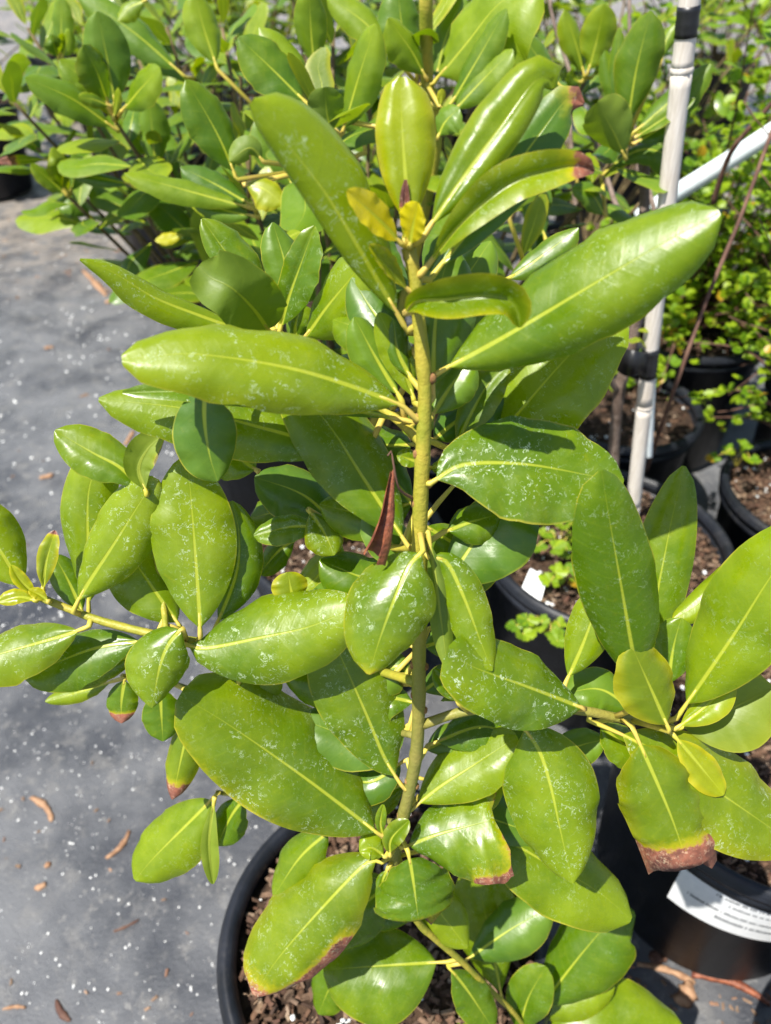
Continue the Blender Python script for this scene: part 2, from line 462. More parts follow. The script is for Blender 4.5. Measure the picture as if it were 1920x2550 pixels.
def pot(cx, cy, r, h, label, soil=True, fine=True, seed=1, soil_drop=0.028, group='black nursery pots'):
    rg = random.Random(seed)
    root = empty('nursery_pot', (cx, cy, 0), label, 'plant pot', group)
    rb = r * 0.84
    prof = [(0.0, 0.001), (rb * 0.93, 0.001), (rb, 0.006), (r * 0.955, h - 0.036), (r * 1.01, h - 0.034), (r * 1.01, h - 0.026), (r * 0.97, h - 0.022),
            (r * 0.945, h - 0.030), (rb * 0.97, 0.012), (0.0, 0.006)]
    v, f = lathe(prof, (cx, cy, 0), 72 if fine else 40)
    mesh_obj('wall', v, f, M['plastic'], root, (cx, cy, 0))
    rp, n = [], 14
    for i in range(n + 1):                                   # rolled double lip
        a = 2 * math.pi * i / n
        rp.append((r * 0.985 + 0.0085 * math.cos(a) * (1.0 if math.sin(a) < .4 else .85), h - 0.0105 + 0.0105 * math.sin(a)))
    v, f = lathe(rp, (cx, cy, 0), 72 if fine else 40)
    mesh_obj('rim', v, f, M['plastic'], root, (cx, cy, 0))
    rp = [(r * 0.958, h - 0.026), (r * 0.968, h - 0.024), (r * 0.968, h - 0.0215), (r * 0.95, h - 0.0195)]
    if soil:
        zs = h - soil_drop
        vs, fs = [], []
        rings, seg = 14, 48
        vs.append(Vector((cx, cy, zs + 0.012)))
        for i in range(1, rings + 1):
            rr = r * 0.942 * i / rings
            for k in range(seg):
                a = 2 * math.pi * k / seg
                x, y = cx + rr * math.cos(a), cy + rr * math.sin(a)
                vs.append(Vector((x, y, zs + 0.010 * (1 - (i / rings) ** 2) + 0.006 * mnoise.noise(Vector((x * 40, y * 40, seed))))))
        for k in range(seg): fs.append((0, 1 + k, 1 + (k + 1) % seg))
        for i in range(rings - 1):
            for k in range(seg):
                a, b = 1 + i * seg + k, 1 + i * seg + (k + 1) % seg
                fs.append((a, a + seg, b + seg, b))
        mesh_obj('potting_soil', vs, fs, M['soil'], root, (cx, cy, zs))
        cv, cf = chips(rg, 2000 if fine else 350, cx, cy, r * 0.90, zs + 0.004, 0.0085, lift=0.012)
        tag(mesh_obj('bark_mulch', cv, cf, M['mulch'], root, (cx, cy, zs), smooth=False), kind='stuff')
        sp = []
        for _ in range(80 if fine else 30):
            a, d = rg.uniform(0, 6.283), r * 0.9 * math.sqrt(rg.random())
            sp.append((Vector((cx + d * math.cos(a), cy + d * math.sin(a), zs + rg.uniform(.008, .018))), rg.uniform(.0012, .0036)))
        gv, gf = grains(sp, rg)
        tag(mesh_obj('perlite', gv, gf, M['perlite'], root, (cx, cy, zs), smooth=False), kind='stuff')
    return root
RIM = 0.262
MAIN = (0.0, 0.263)
POTS = {}
POTS['main'] = pot(0.0, 0.263, 0.142, RIM, 'black nursery pot holding the tall glossy-leaved shrub in front', seed=3)
POTS['back'] = pot(-0.06, 0.80, 0.142, RIM, 'black nursery pot directly behind the main shrub, mostly hidden by its leaves', seed=4)
POTS['right'] = pot(0.315, 0.787, 0.172, RIM, 'wide black pot of bark mulch with the bamboo stake and a white tag', seed=5)
POTS['lower'] = pot(0.405, 0.440, 0.155, RIM + 0.01, 'black pot with a white printed sticker low on its side', seed=6)
POTS['corner'] = pot(0.432, 0.108, 0.142, RIM, 'black pot next to the stickered pot, only its rim edge showing', seed=7)
POTS['far_right'] = pot(0.70, 0.93, 0.150, RIM - 0.03, 'black pot of bark mulch beside the wide stake pot', seed=8)
POTS['bush'] = pot(0.62, 1.42, 0.16, RIM + 0.03, 'black pot under the small-leaved bush', seed=9, fine=False)
POTS['mid'] = pot(0.10, 1.12, 0.142, RIM, 'black pot behind the stake pot, shaded by the upright shrub', seed=10, fine=False)
POTS['gap'] = pot(0.42, 1.15, 0.142, RIM, 'black pot in the gap behind the sapling trunk', seed=41, fine=False)
POTS['side'] = pot(0.88, 1.22, 0.15, RIM, 'black pot beside the one under the small-leaved bush', seed=42, fine=False)
POTS['left'] = pot(-0.22, 1.16, 0.142, RIM, 'black pot of the bushy shrub that leans over the fabric aisle', seed=12, fine=False)
POTS['aisle'] = pot(-1.64, 3.25, 0.19, 0.33, 'black pot standing alone across the fabric aisle', seed=13, fine=False)
k = 0
for (x, y, d) in ((-1.05, 3.3, 'second across the aisle from the lone pot'), (-0.45, 2.95, 'under the shrub near the end of the aisle'), (-0.1, 1.62, 'in the shade behind the bushy shrub'),
                  (0.5, 1.85, 'in the shade behind the bamboo stake'), (1.1, 1.9, 'behind the small-leaved bush'), (0.2, 2.5, 'deep in the back row'), (-0.62, 2.25, 'at the near corner of the back row'), (1.1, 2.9, 'behind the small-leaved bushes at the far end')):
    POTS['row%d' % k] = pot(x, y, 0.16, 0.29, 'black nursery pot ' + d, seed=20 + k, fine=False); k += 1

# ------------------------------------------------------------------ leaves
def prof(t, tm, q, cut):
    if t < tm:
        return math.sin(math.pi / 2 * (t / tm)) ** 0.74
    s = (t - tm) / (1 - tm)
    if cut:
        return 1.0 - 0.12 * s
    return max(0.0, math.cos(math.pi / 2 * s)) ** (q * 0.84)
def sst(x, a, b):
    if a == b: return float(x > a)
    x = max(0, min(1, (x - a) / (b - a))); return x * x * (3 - 2 * x)

def leaf_geo(pts, wl, wr, roll=0, fold=8, cup=18, tm=0.56, q=0.62, pet=0.09, cut=False, brown=None, yellow=0.0, res=1.0,
             under=False, auto=0.4, wav=1.0, n=20, m=4, seed=0, px=True):
    """pts: midrib points base->tip in world space; wl/wr: half widths either side (view pixels if px else metres)"""
    rg = random.Random(seed)
    if not under:
        fold, cup = fold - 17, cup + 30                       # each half swells up from the sunken midrib and turns down at the margin
    twist = rg.uniform(-26, 26)
    fold += rg.uniform(-7, 7); cup += rg.uniform(-6, 20)
    ph1, ph2, kk = rg.uniform(0, 6.28), rg.uniform(0, 6.28), rg.uniform(7, 12)
    N = 60
    dense, ln = catmull(pts, N)
    V, UV, ME, DA = [], [], [], []
    widest = [0, 0]
    acc = 0; prev = None
    rows = n + 1
    for i in range(rows):
        tb = i / n
        tb = tb if tb < .9 else .9 + (tb - .9) * .985       # blade parameter
        t = pet + (1 - pet) * tb
        x = t * N; j = min(N - 1, int(x)); p = dense[j].lerp(dense[j + 1], x - j)
        T = (dense[min(N, j + 3)] - dense[max(0, j - 2)]).normalized()
        view = (p - CAMV).normalized()
        L0 = T.cross(view)
        if L0.length < 1e-4: L0 = Vector((1, 0, 0))
        L0.normalize()
        N0 = L0.cross(T).normalized()
        if N0.dot(view) > 0: N0 = -N0
        Zp = Vector((0, 0, 1)) - T * T.z
        ang = 0.0
        if Zp.length > 0.15 and not under:
            Zp.normalize()
            ang = math.atan2(N0.cross(Zp).dot(T), N0.dot(Zp)) * auto
            ang = max(-0.7, min(0.7, ang)) * min(1, Zp.length * 1.5)
        ang += R(roll) + R(twist) * (tb - .45)
        qt = Quaternion(T, ang)
        L, Nn = qt @ L0, qt @ N0
        sc = depth(p) * KF / FPX if px else 1.0
        pr = prof(tb, tm, q, cut)
        comp = 1 / max(0.55, math.cos(ang)) if px else 1.0
        row = []
        for side in (1, -1):
            w = (wl if side > 0 else wr) * (1.17 if px else 1.0) * sc * pr * comp / max(0.6, math.cos(R(fold + cup * .5)) * .97)
            w = max(w, 0.0007)
            widest[0 if side > 0 else 1] = max(widest[0 if side > 0 else 1], w)
            xs = ys = 0.0
            pts_side = []
            for jj in range(m + 1):
                s = jj / m
                if jj:
                    a = R(fold + cup * (s - .5 / m) * 1.3)
                    xs += w / m * math.cos(a); ys += w / m * math.sin(a)
                wv = wav * 0.075 * w * s * s * (math.sin(kk * tb * 2.2 + ph1 + side) + .6 * math.sin(kk * tb * 4.1 + ph2 * side))
                wv += 0.085 * w * min(1, s * 2.2) * mnoise.noise(Vector((p.x + side * s * w, p.y, p.z)) * 55 + Vector((seed, 0, 0)))
                groove = -0.0006 * (1 - .6 * tb) if jj == 0 else 0
                off = L * (side * xs) - Nn * (ys + wv - groove)
                if cut and tb > .9:
                    off += T * (rg.uniform(-.007, .005) * (tb > .97)) - Nn * (.05 * (tb - .9) * (.4 + s))
                b = 0.0
                if brown:
                    for (kind, *pa) in brown:
                        if kind == 'tip': b = max(b, sst(tb, pa[0] - .16, pa[0] + .13))
                        if kind == 'L' and side > 0: b = max(b, sst(s, pa[0] - .25, pa[0] + .2) * sst(tb, pa[1] - .08, pa[1] + .05))
                        if kind == 'R' and side < 0: b = max(b, sst(s, pa[0] - .25, pa[0] + .2) * sst(tb, pa[1] - .08, pa[1] + .05))
                pts_side.append((p + off, (0.5 + 0.5 * side * s, tb), (side * s * w * 1000, tb * ln * 100), (b, yellow, res, 1)))
            row.append(pts_side)
        for e in reversed(row[1][1:]): V.append(e)
        for e in row[0]: V.append(e)
    cw = 2 * m + 1
    F = []
    for i in range(rows - 1):
        for j in range(cw - 1):
            a = i * cw + j
            F.append((a, a + cw, a + cw + 1, a + 1) if not under else (a, a + 1, a + cw + 1, a + cw))
    return V, F, dense, ln, widest

def leaf_obj(name, V, F, mat, parent, origin, want_up=None):
    org = Vector(origin)
    me = bpy.data.meshes.new(name)
    me.from_pydata([tuple(e[0] - org) for e in V], [], F)
    me.polygons.foreach_set('use_smooth', [True] * len(me.polygons))
    u1 = me.uv_layers.new(name='UVMap'); u2 = me.uv_layers.new(name='metric')
    li = [l.vertex_index for l in me.loops]
    u1.data.foreach_set('uv', [c for i in li for c in V[i][1]])
    u2.data.foreach_set('uv', [c for i in li for c in V[i][2]])
    ca = me.color_attributes.new('leafdata', 'FLOAT_COLOR', 'POINT')
    ca.data.foreach_set('color', [c for e in V for c in e[3]])
    me.materials.append(mat)
    o = bpy.data.objects.new(name, me); col.objects.link(o)
    place(o, org, parent)
    return o

STATS = []
def add_leaf(root, axis, pix, Y, wl, wr, mat='leaf', petiole=True, pr=0.0013, lam=None, ds=0.0, att=0.035, **kw):
    """axis: list of axis points (stem or branch) to which the stalk is joined"""
    if isinstance(pix, str):
        pix = [tuple(float(c) for c in s.split(',')) for s in pix.split()]
    if not isinstance(Y, (tuple, list)): Y = (Y, Y)
    n = len(pix)
    acc = [0]
    for i in range(1, n): acc.append(acc[-1] + math.hypot(pix[i][0] - pix[i - 1][0], pix[i][1] - pix[i - 1][1]))
    pts = []
    for (x, y), a in zip(pix, acc):
        f = a / acc[-1] * (len(Y) - 1); k = min(len(Y) - 2, int(f)); yc = Y[k] + (Y[k + 1] - Y[k]) * (f - k)
        pts.append(P(x, y, yc))
    # soften how far the blade runs along the line of sight: lam = share of that depth kept, ds = extra depth (cm) at the tip
    if lam is None: lam = .15 if sum(y for x, y in pix) / n > 980 else .8
    if Y[0] < 60:
        s0 = depth(pts[0])
        for i, (x, y) in enumerate(pix):
            sd = s0 + lam * (depth(pts[i]) - s0) + ds / 100 * acc[i] / acc[-1]
            pts[i] = CAMV + ray(x, y) * sd
    kw.setdefault('seed', len(STATS) * 7 + 1)
    V, F, dense, ln, wd = leaf_geo(pts, wl, wr, **kw)
    o = leaf_obj('leaf', V, F, M[mat], root, pts[0])
    STATS.append((pix[0], pix[-1], round(ln * 100, 1), round((wd[0] + wd[1]) * 100, 1)))
    if petiole:
        k = max(2, int(kw.get('pet', .09) * 60) + 6)
        c = dense[0:k:2]
        if axis:
            near = min(axis, key=lambda a: (a - pts[0]).length)
            if (near - pts[0]).length < att: c = [near] + c
        N = len(c)
        cc = []
        for i, p in enumerate(c):                            # drop a little behind the blade so the stalk ends inside the midrib
            v = (p - CAMV).normalized()
            cc.append(p + v * (0.0004 + 0.0007 * (i / (N - 1))))
        rad = [pr * (1.25 - 0.75 * i / (N - 1)) for i in range(N)]
        v, f = tube_geo(cc, rad, 6)
        mesh_obj('petiole', v, f, M['petiole'], o, pts[0])
    return o

# ---- hero shrub
SOILZ = RIM - 0.018
hero = empty('broadleaf_shrub', (MAIN[0], MAIN[1], SOILZ), 'tall shrub with large glossy yellow-green leaves spotted white, rising from the front pot', 'shrub', 'glossy broadleaf shrubs in pots')
WLOC[hero.name] = Vector(hero.location)
def stemY(y):
    tab = ((400, 28.8), (540, 28.5), (900, 27), (1300, 25), (1600, 23.5), (1850, 21.5))
    for (a, ya), (b, yb) in zip(tab, tab[1:]):
        if y <= b: return ya + (yb - ya) * (y - a) / (b - a)
    return 21.5
spx = [(882, 535), (897, 600), (905, 690), (913, 770), (918, 850), (915, 950), (910, 1050), (907, 1150), (907, 1300), (905, 1450), (904, 1560), (898, 1640), (882, 1720), (864, 1795), (852, 1865)]
sp3 = [P(x, y, stemY(y)) for x, y in spx] + [Vector((0.004, 0.236, 0.36)), Vector((0.0, 0.250, SOILZ - 0.02))]
spts, sln = catmull(sp3, 110)
srad = []
for i in range(111):
    t = i / 110
    r = 0.0025 + 0.0012 * min(1, t * 5) - 0.0004 * t
    r *= 1 + 0.07 * mnoise.noise(Vector((i * .35, 1, 2))) + 0.13 * max(0, math.cos(i * .82)) ** 6
    srad.append(r)
v, f = tube_geo(spts, srad, 14)
mesh_obj('stem', v, f, M['main_stem'], hero, spts[0])
AX = list(spts)
def branch(root, pxs, r0, r1, mat='stem', n=26, axis=None):
    ps = [P(*p) if not isinstance(p, Vector) else p for p in pxs]
    o = tube('branch', ps, r0, r1, M[mat], root, n=n, sides=9, bumps=0.10)
    pts, _ = catmull(ps, 40)
    if axis is not None: axis.extend(pts)
    return pts
MS = 'main_stem'
bl = branch(hero, [(905, 1475, 24.2), (780, 1440, 27), (600, 1402, 27), (400, 1383, 25.8), (230, 1345, 26.4), (140, 1312, 26.9), (85, 1290, 27)], 0.0027, 0.0021, axis=AX)
br = branch(hero, [(915, 1565, 23.7), (1000, 1538, 23.8), (1120, 1525, 23.6), (1255, 1535, 23.6), (1340, 1552, 23.8), (1410, 1562, 23.9), (1458, 1576, 24)], 0.0028, 0.0024, mat=MS, axis=AX)
bb = branch(hero, [(858, 1850, 21.6), (885, 1950, 20.8), (910, 2000, 20.5), (1000, 2080, 20), (1070, 2150, 19.7), (1110, 2188, 19.4), (1165, 2260, 19)], 0.0026, 0.0019, axis=AX)
bk = branch(hero, [(915, 960, 26.8), (850, 900, 29.5), (720, 810, 32.5), (640, 750, 34), (600, 716, 34.4)], 0.0024, 0.0018, axis=AX)
bm_ = branch(hero, [(902, 1590, 23.6), (800, 1570, 26.2), (560, 1520, 28.5), (420, 1490, 28.5), (340, 1468, 28), (265, 1460, 27.5)], 0.0022, 0.0015, mat=MS, axis=AX)
bn_ = branch(hero, [(870, 1780, 22.0), (740, 1760, 25), (600, 1730, 26), (470, 1712, 25)], 0.0022, 0.0015, mat=MS, axis=AX)
be = branch(hero, [(910, 1185, 25.6), (820, 1180, 28.5), (740, 1150, 30.5), (655, 1155, 31.6)], 0.0020, 0.0013, mat=MS, axis=AX)
bl2 = branch(hero, [(360, 1375, 26), (350, 1280, 28.5), (330, 1160, 30), (316, 1070, 30)], 0.0018, 0.0012, axis=AX)
# leaf scars and buds on the stem
for i, (x, y, s) in enumerate([(905, 985, 1), (932, 1045, 1), (893, 1085, 1), (925, 1180, -1), (900, 1440, 1), (925, 1440, 1), (890, 1505, 1), (918, 1535, 1), (882, 1690, 1), (904, 1700, 1), (868, 1760, 1), (900, 905, 1), (932, 818, 1), (884, 558, 1)]):
    c = P(x, y, stemY(y)); near = min(spts, key=lambda a: (a - c).length)
    d = (c - near); d = d.normalized() if d.length > 1e-5 else Vector((0, -1, 0))
    ring = [near + d * 0.0032 + Vector((0, 0, dz)) for dz in (-0.0026, -0.001, 0.001, 0.0024)]
    v, f = tube_geo(ring, [0.0008, 0.0019, 0.0020, 0.0009], 8)
    mesh_obj('leaf_scar', v, f, M['node'], hero, near)

def L(pix, Y, wl, wr, **kw): return add_leaf(hero, AX, pix, Y, wl, wr, **kw)
# top of the shrub
L('880,715 790,560 702,415 615,305 541,222', (27.8, 26.6, 25.6), 50, 140, roll=0, fold=0, cup=56, tm=.6, q=.5, res=.9, auto=.15)
L('885,510 876,390 868,270 866,185 868,165', (28.5, 29.5, 30.5), 62, 76, fold=-26, cup=62, tm=.62, q=.36, yellow=.55, res=.25, auto=.1)
L('912,515 1000,385 1085,268 1150,180 1185,165 1196,192', (28.3, 30.6), 66, 50, fold=-14, cup=40, q=.5, res=.15, yellow=.1, auto=.2)
L('928,605 1010,500 1100,380 1180,270 1228,212 1262,224', (29, 33), 48, 54, fold=6, cup=16, brown=[('tip', .95)], mat='leaf_blue', res=.6, auto=.2)
L('912,590 1000,480 1100,398 1190,368 1250,358 1284,372', (28, 28.4), 34, 36, fold=-38, cup=-14, brown=[('tip', .90)], res=.5, auto=.1, yellow=.15)
L('932,815 978,788 1110,715 1300,602 1440,520 1556,458', (27.5, 26, 25.2), 136, 100, tm=.58, q=.48, fold=-4, cup=30, res=.55, pet=.075, auto=.3)
L('868,528 815,470 750,412', (28, 26.5), 27, 26, fold=-6, cup=-8, yellow=.97, res=.1, pr=.001, brown=[('tip', 1.03)])
L('886,532 893,485 903,437', (27.8, 27.2), 25, 24, fold=-6, cup=-8, yellow=.85, res=0, pr=.001)
L('873,525 874,460 877,388', (28.4, 29), 9, 9, fold=-30, cup=0, yellow=.9, brown=[('tip', .55)], res=0, pr=.001)
L('884,628 845,590 797,530', (28, 26.5), 13, 17, fold=-30, cup=0, yellow=.55, res=.2, brown=[('tip', 1.02)], pr=.001)
L('876,676 900,652 960,648 1040,640 1090,645 1115,665 1124,708', (26.2, 25, 24.6), 38, 34, fold=-35, cup=-25, pet=.02, auto=0, brown=[('R', 1.12, .0)], yellow=.25, res=.4, tm=.5)
L('898,905 850,868 650,800 435,765 320,770 262,776', (26.8, 25.2, 24.2), 84, 90, tm=.5, q=.45, fold=4, cup=20, res=1.0, yellow=.12, auto=.35)
L('896,912 760,888 560,858 400,846 264,848', (28.4, 27.2), 24, 24, fold=-20, cup=0, res=1.0)
L('790,985 700,960 560,922 400,882 212,862', (29.2, 28.2), 68, 64, att=.06, res=.6, tm=.55)
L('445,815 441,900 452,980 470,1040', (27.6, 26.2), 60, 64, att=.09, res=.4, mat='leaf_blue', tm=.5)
L('890,1192 790,1040 700,905 610,825', (25.8, 26.6), 78, 84, res=.8, fold=-8, cup=34, brown=[('L', 1.18, .2)])
L('583,735 430,680 330,640 240,585 172,560', (34, 31), 34, 34, res=.8, q=.8, fold=12)
L('586,722 548,668 500,622 455,600 428,575', (34, 31, 31.5), 58, 62, under=True, fold=-10, cup=-40, res=.2, tm=.5, q=.4)
L('603,722 622,650 650,570 680,488', (34, 35), 24, 46, fold=-25, cup=-10, res=.4)
L('577,705 520,590 470,520 436,472', (35, 37), 34, 54, res=.4, fold=-6)
L('650,742 700,670 745,615 795,555', (34, 31.5), 60, 62, res=.6)
L('640,745 638,705 652,655', (36, 36.5), 27, 42, res=.4)
L('868,865 812,772 765,685', (28.6, 30), 42, 46, res=.3, mat='leaf_blue')
L('897,872 868,780 818,675', (28.2, 29.6), 32, 34, res=.3)
L('890,820 860,760 850,690', (28.4, 29.6), 22, 26, res=.3)
# middle of the shrub
L('914,1192 884,1222 848,1305 818,1388 797,1458', (24.2, 21.6, 20.2), 84, 98, lam=.5, pet=.02, fold=10, cup=22, res=1.3, q=.62, tm=.40, brown=[('tip', 1.03)], yellow=.1, auto=.15)
L('928,1205 965,1215 1002,1290 1038,1385 1064,1450', (25, 23.6, 22.8), 44, 46, pet=.02, fold=14, cup=18, res=1.3, tm=.45, auto=.1)
L('925,1150 942,1260 968,1445', (25.6, 24.4), 24, 22, under=True, res=0, fold=10)
L('930,1045 1000,1004 1130,1002 1260,1024 1348,1043', (26, 24.4, 23.4), 95, 106, ds=1, fold=4, cup=16, res=1.7, tm=.5, q=.6, pet=.04, auto=.3)
L('948,1085 1100,915 1248,750 1356,688', (29, 32), 88, 100, res=.9, mat='leaf', fold=2, cup=14, q=.55)
L('980,975 1020,890 1055,830 1098,786', (28.6, 30.2), 30, 38, fold=-18, cup=10, res=.3, yellow=.15)
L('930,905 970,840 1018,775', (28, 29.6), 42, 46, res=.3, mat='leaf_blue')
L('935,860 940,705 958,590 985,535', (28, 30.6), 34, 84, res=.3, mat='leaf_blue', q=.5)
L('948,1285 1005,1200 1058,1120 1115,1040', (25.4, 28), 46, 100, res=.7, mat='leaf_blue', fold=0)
L('912,1003 885,992 858,982', (27.2, 26.2), 16, 17, fold=-20, res=.4)
L('925,1012 955,1005 988,1000', (27.4, 28), 18, 22, res=.3)
L('958,1150 1010,1130 1080,1110', (26.8, 29), 45, 45, res=.2)
# left branch and its rosette
L('58,1284 0,1190 -75,1075', (27, 25.6), 58, 62, res=.9)
L('92,1280 100,1215 119,1146', (27, 27.4), 17, 19, fold=-28, yellow=.45, res=.3, brown=[('tip', .95), ('R', 1.08, .3)])
L('82,1292 45,1255 24,1222', (27, 25.6), 12, 13, fold=-25, yellow=.6, res=.1)
L('78,1298 40,1290 -5,1300', (26.6, 25), 14, 17, fold=-10, yellow=.6, res=.3)
L('105,1300 85,1285 62,1275', (26.4, 25.6), 11, 11, fold=-25, yellow=.7, res=.1)
L('158,1322 185,1268 240,1184 290,1105 336,1032', (26.3, 24.6, 24.2), 64, 68, tm=.56, q=.5, res=1.1, fold=4, cup=22, auto=.2, brown=[('tip', 1.06)])
L('192,1335 190,1200 190,1070 212,995 236,946', (27.6, 26.4), 54, 54, res=.7, fold=8, cup=14)
L('314,1068 262,1012 200,978 118,930', (29.5, 28.5), 46, 50, res=.3)
L('318,1068 300,1015 318,972 354,938', (29, 27.8), 32, 26, under=True, fold=-12, cup=-20, brown=[('R', .85, .5)], res=0)
L('433,1375 428,1290 418,1150 404,980', (25.4, 26.2), 82, 80, res=1.1, tm=.52, q=.75, fold=4, cup=14, pet=.05)
L('462,1365 510,1240 516,1150 500,1082', (26.6, 27.6), 52, 50, res=.7)
L('395,1362 330,1270 250,1155', (27, 28), 68, 68, res=.4)
L('182,1332 150,1260 116,1198', (28, 29), 32, 32, res=.3)
L('192,1354 140,1372 0,1412 -95,1442', (26, 24.4), 58, 52, res=.9, yellow=.08)
L('325,1383 200,1402 50,1462', (26.6, 25.6), 58, 46, res=.8)
L('325,1400 200,1446 90,1474', (27.2, 27), 30, 38, res=.4, brown=[('L', 1.1, .3)])
L('250,1470 170,1495 97,1516', (29, 29), 19, 24, res=.2, yellow=.1)
L('394,1358 365,1390 345,1440 328,1530', (25, 23, 22.4), 58, 74, fold=12, cup=16, res=1.6, tm=.5, q=.85, pet=.03, auto=.1)
L('398,1392 445,1400 560,1378 670,1353 775,1308', (25.2, 23.8, 23.4), 100, 94, ds=-1, res=1.4, tm=.45, q=.6, pet=.03, fold=4, cup=26, auto=.25)
L('637,1315 628,1272 622,1236', (27, 26.6), 36, 34, yellow=.5, res=.1)
L('745,1155 660,1072 550,1030', (31, 32), 62, 62, res=.4, mat='leaf_blue')
L('705,1142 630,1138 548,1158', (29.4, 28.6), 32, 24, res=.7, fold=-20)
L('665,1100 700,1150 722,1200', (29.4, 27), 44, 48, res=.7, fold=-10, cup=40, brown=[('L', 1.0, .3)], yellow=.2)
L('645,1160 600,1192 558,1242', (32, 32), 27, 32, res=.3)
# right branch and its rosette
L('1264,1532 1200,1506 1130,1480 1030,1444 965,1410', (22.2, 20.6, 19.6), 84, 76, lam=.5, fold=4, cup=20, res=1.7, tm=.52, q=.38, pet=.03, auto=.3)
L('1390,1525 1365,1395 1338,1240 1315,1110 1300,1016', (23.0, 21.4, 20.4), 82, 78, lam=.55, res=.55, tm=.56, q=.6, fold=2, cup=16, auto=.1)
L('1447,1580 1422,1522 1392,1455 1366,1397', (21.6, 19.8, 19), 60, 54, yellow=.42, res=.1, tm=.5, q=.5, fold=4, cup=8)
L('1446,1560 1414,1360 1440,1180 1478,1006', (25.6, 26.6), 58, 56, res=.4)
L('1462,1552 1583,1375 1666,1245 1755,1125', (23.6, 21.8), 90, 88, lam=.5, res=.35, fold=-6, cup=14)
L('1725,1115 1600,1230 1520,1300 1452,1343', (31, 30), 40, 36, res=.2, brown=[('tip', 1.04)])
L('1458,1578 1560,1540 1672,1486', (24, 23.6), 74, 78, under=True, fold=-6, cup=-25, res=.1, yellow=.2, tm=.5)
L('1460,1575 1520,1530 1588,1472', (23.2, 21.8), 24, 34, res=.1, fold=-10, yellow=.25, q=.8)
L('1455,1588 1500,1640 1564,1718', (23, 20.5), 30, 34, yellow=.6, res=.15, fold=-6)
L('1366,1570 1395,1635 1428,1710 1460,1790 1494,1895', (22.8, 20.8, 19.6), 88, 94, cut=True, tm=.5, res=.4, brown=[('tip', .80)], yellow=.25, fold=10, cup=18, pet=.12, auto=.1, wav=2.0)
L('1272,1556 1370,1600 1483,1665 1580,1730 1725,1830', (23.5, 22.4, 21.4), 88, 90, res=1.1, yellow=.22, pet=.15, fold=0, cup=14)
L('1290,1560 1340,1602 1402,1645', (24.6, 24.6), 38, 38, res=.3)
L('1220,1480 1260,1390 1308,1255', (24.6, 25), 44, 48, res=.4)
L('1378,1542 1300,1490 1222,1497', (24.8, 24.2), 44, 46, res=1.0, mat='leaf_blue')
L('1442,1490 1455,1400 1472,1335', (25, 25.4), 42, 42, res=.3)
# bottom of the shrub
L('823,1806 760,1757 640,1667 485,1560 387,1503', (21, 19.4, 18), 104, 122, lam=0, ds=-3.5, tm=.52, q=.44, res=1.1, fold=2, cup=18, pet=.03, auto=.25, brown=[('L', 1.12, .3)], yellow=.1)
L('874,1706 832,1640 792,1545 737,1420 692,1322', (22.5, 22.2, 22.4), 80, 88, lam=0, ds=-2.5, tm=.52, q=.6, res=1.1, fold=2, cup=18, auto=.2)
L('888,1750 950,1700 1020,1655 1118,1592', (22.4, 21.8), 66, 58, res=.35, fold=0, q=.45)
L('1128,1568 1165,1622 1190,1700 1212,1800 1238,1910', (23, 20, 17.8), 100, 100, fold=12, cup=26, res=1.0, tm=.45, q=.75, pet=.03, auto=.1, brown=[('R', 1.2, .2)])
L('1175,1655 1240,1616 1306,1597', (23.6, 23.4), 38, 38, res=.4, mat='leaf_blue')
L('868,1833 955,1800 1078,1768', (21, 19), 82, 108, cut=True, tm=.75, brown=[('R', .86, .55), ('tip', 1.02)], res=.8, fold=6, cup=14, pet=.08, wav=2.2, auto=.2)
L('824,1864 790,1866 700,1957 600,2072 550,2152', (21, 18.4, 17), 88, 98, tm=.55, q=.45, res=.9, fold=4, cup=16, pet=.03, brown=[('L', .72, .42), ('tip', .97)], yellow=.2, auto=.2, wav=1.6)
L('882,1840 893,1905 906,2000', (20.6, 17.6), 96, 86, cut=True, tm=.85, res=.6, fold=8, cup=12, pet=.1, brown=[('tip', 1.0)], wav=2.2, auto=.1)
L('918,1836 1073,1815 1183,1865 1290,1925 1365,1987', (22, 20), 78, 80, res=.35, tm=.6, q=.5)
L('1087,2168 1058,2020 1028,1882', (20.6, 21.6), 72, 78, res=.35)
L('967,2078 833,2086 698,2096', (20, 19.2), 100, 80, res=.2, tm=.5, q=.5)
L('1163,2205 1198,2137 1313,1997 1372,1972', (20, 20.4), 72, 84, res=.25)
L('1118,2245 1140,2160 1180,2088', (18.6, 18.6), 42, 42, res=.2, fold=-12)
L('1150,2262 1300,2218 1485,2232', (19, 18.6), 84, 72, res=.2)
L('966,2086 1010,2140 1068,2228', (20, 19), 38, 38, res=.2)
L('1105,2262 1030,2226 968,2232', (19, 19), 32, 32, res=.2)
L('472,1713 420,1765 335,1850 291,1902', (23.6, 22.4), 66, 62, res=.3, q=.5)
L('464,1722 452,1820 460,1910', (22.6, 21.6), 16, 15, under=True, fold=-40, res=0)
L('532,1720 500,1762 468,1828', (24, 24), 36, 34, res=.2)
L('428,1520 400,1600 372,1728', (25, 23.6), 38, 38, res=.6, brown=[('tip', .86)], yellow=.25, fold=20, cup=20)
L('345,1478 348,1540 352,1602', (25.4, 25), 40, 38, res=.2)
L('270,1462 262,1515 262,1563', (26, 26), 30, 30, res=.2, brown=[('tip', .8)])
L('505,1512 450,1482 402,1492', (25.2, 25), 27, 27, res=.4)
L('722,1788 650,1850 590,1938', (23, 22.6), 52, 48, res=.2)
L('765,2065 715,2130 688,2192', (21.6, 21.4), 44, 42, res=.2)
L('832,1852 803,1832 776,1838', (20.4, 19.8), 24, 30, res=.3, fold=-25)
L('992,1520 960,1480 936,1446', (22.8, 22.4), 17, 17, res=.4, fold=-25)
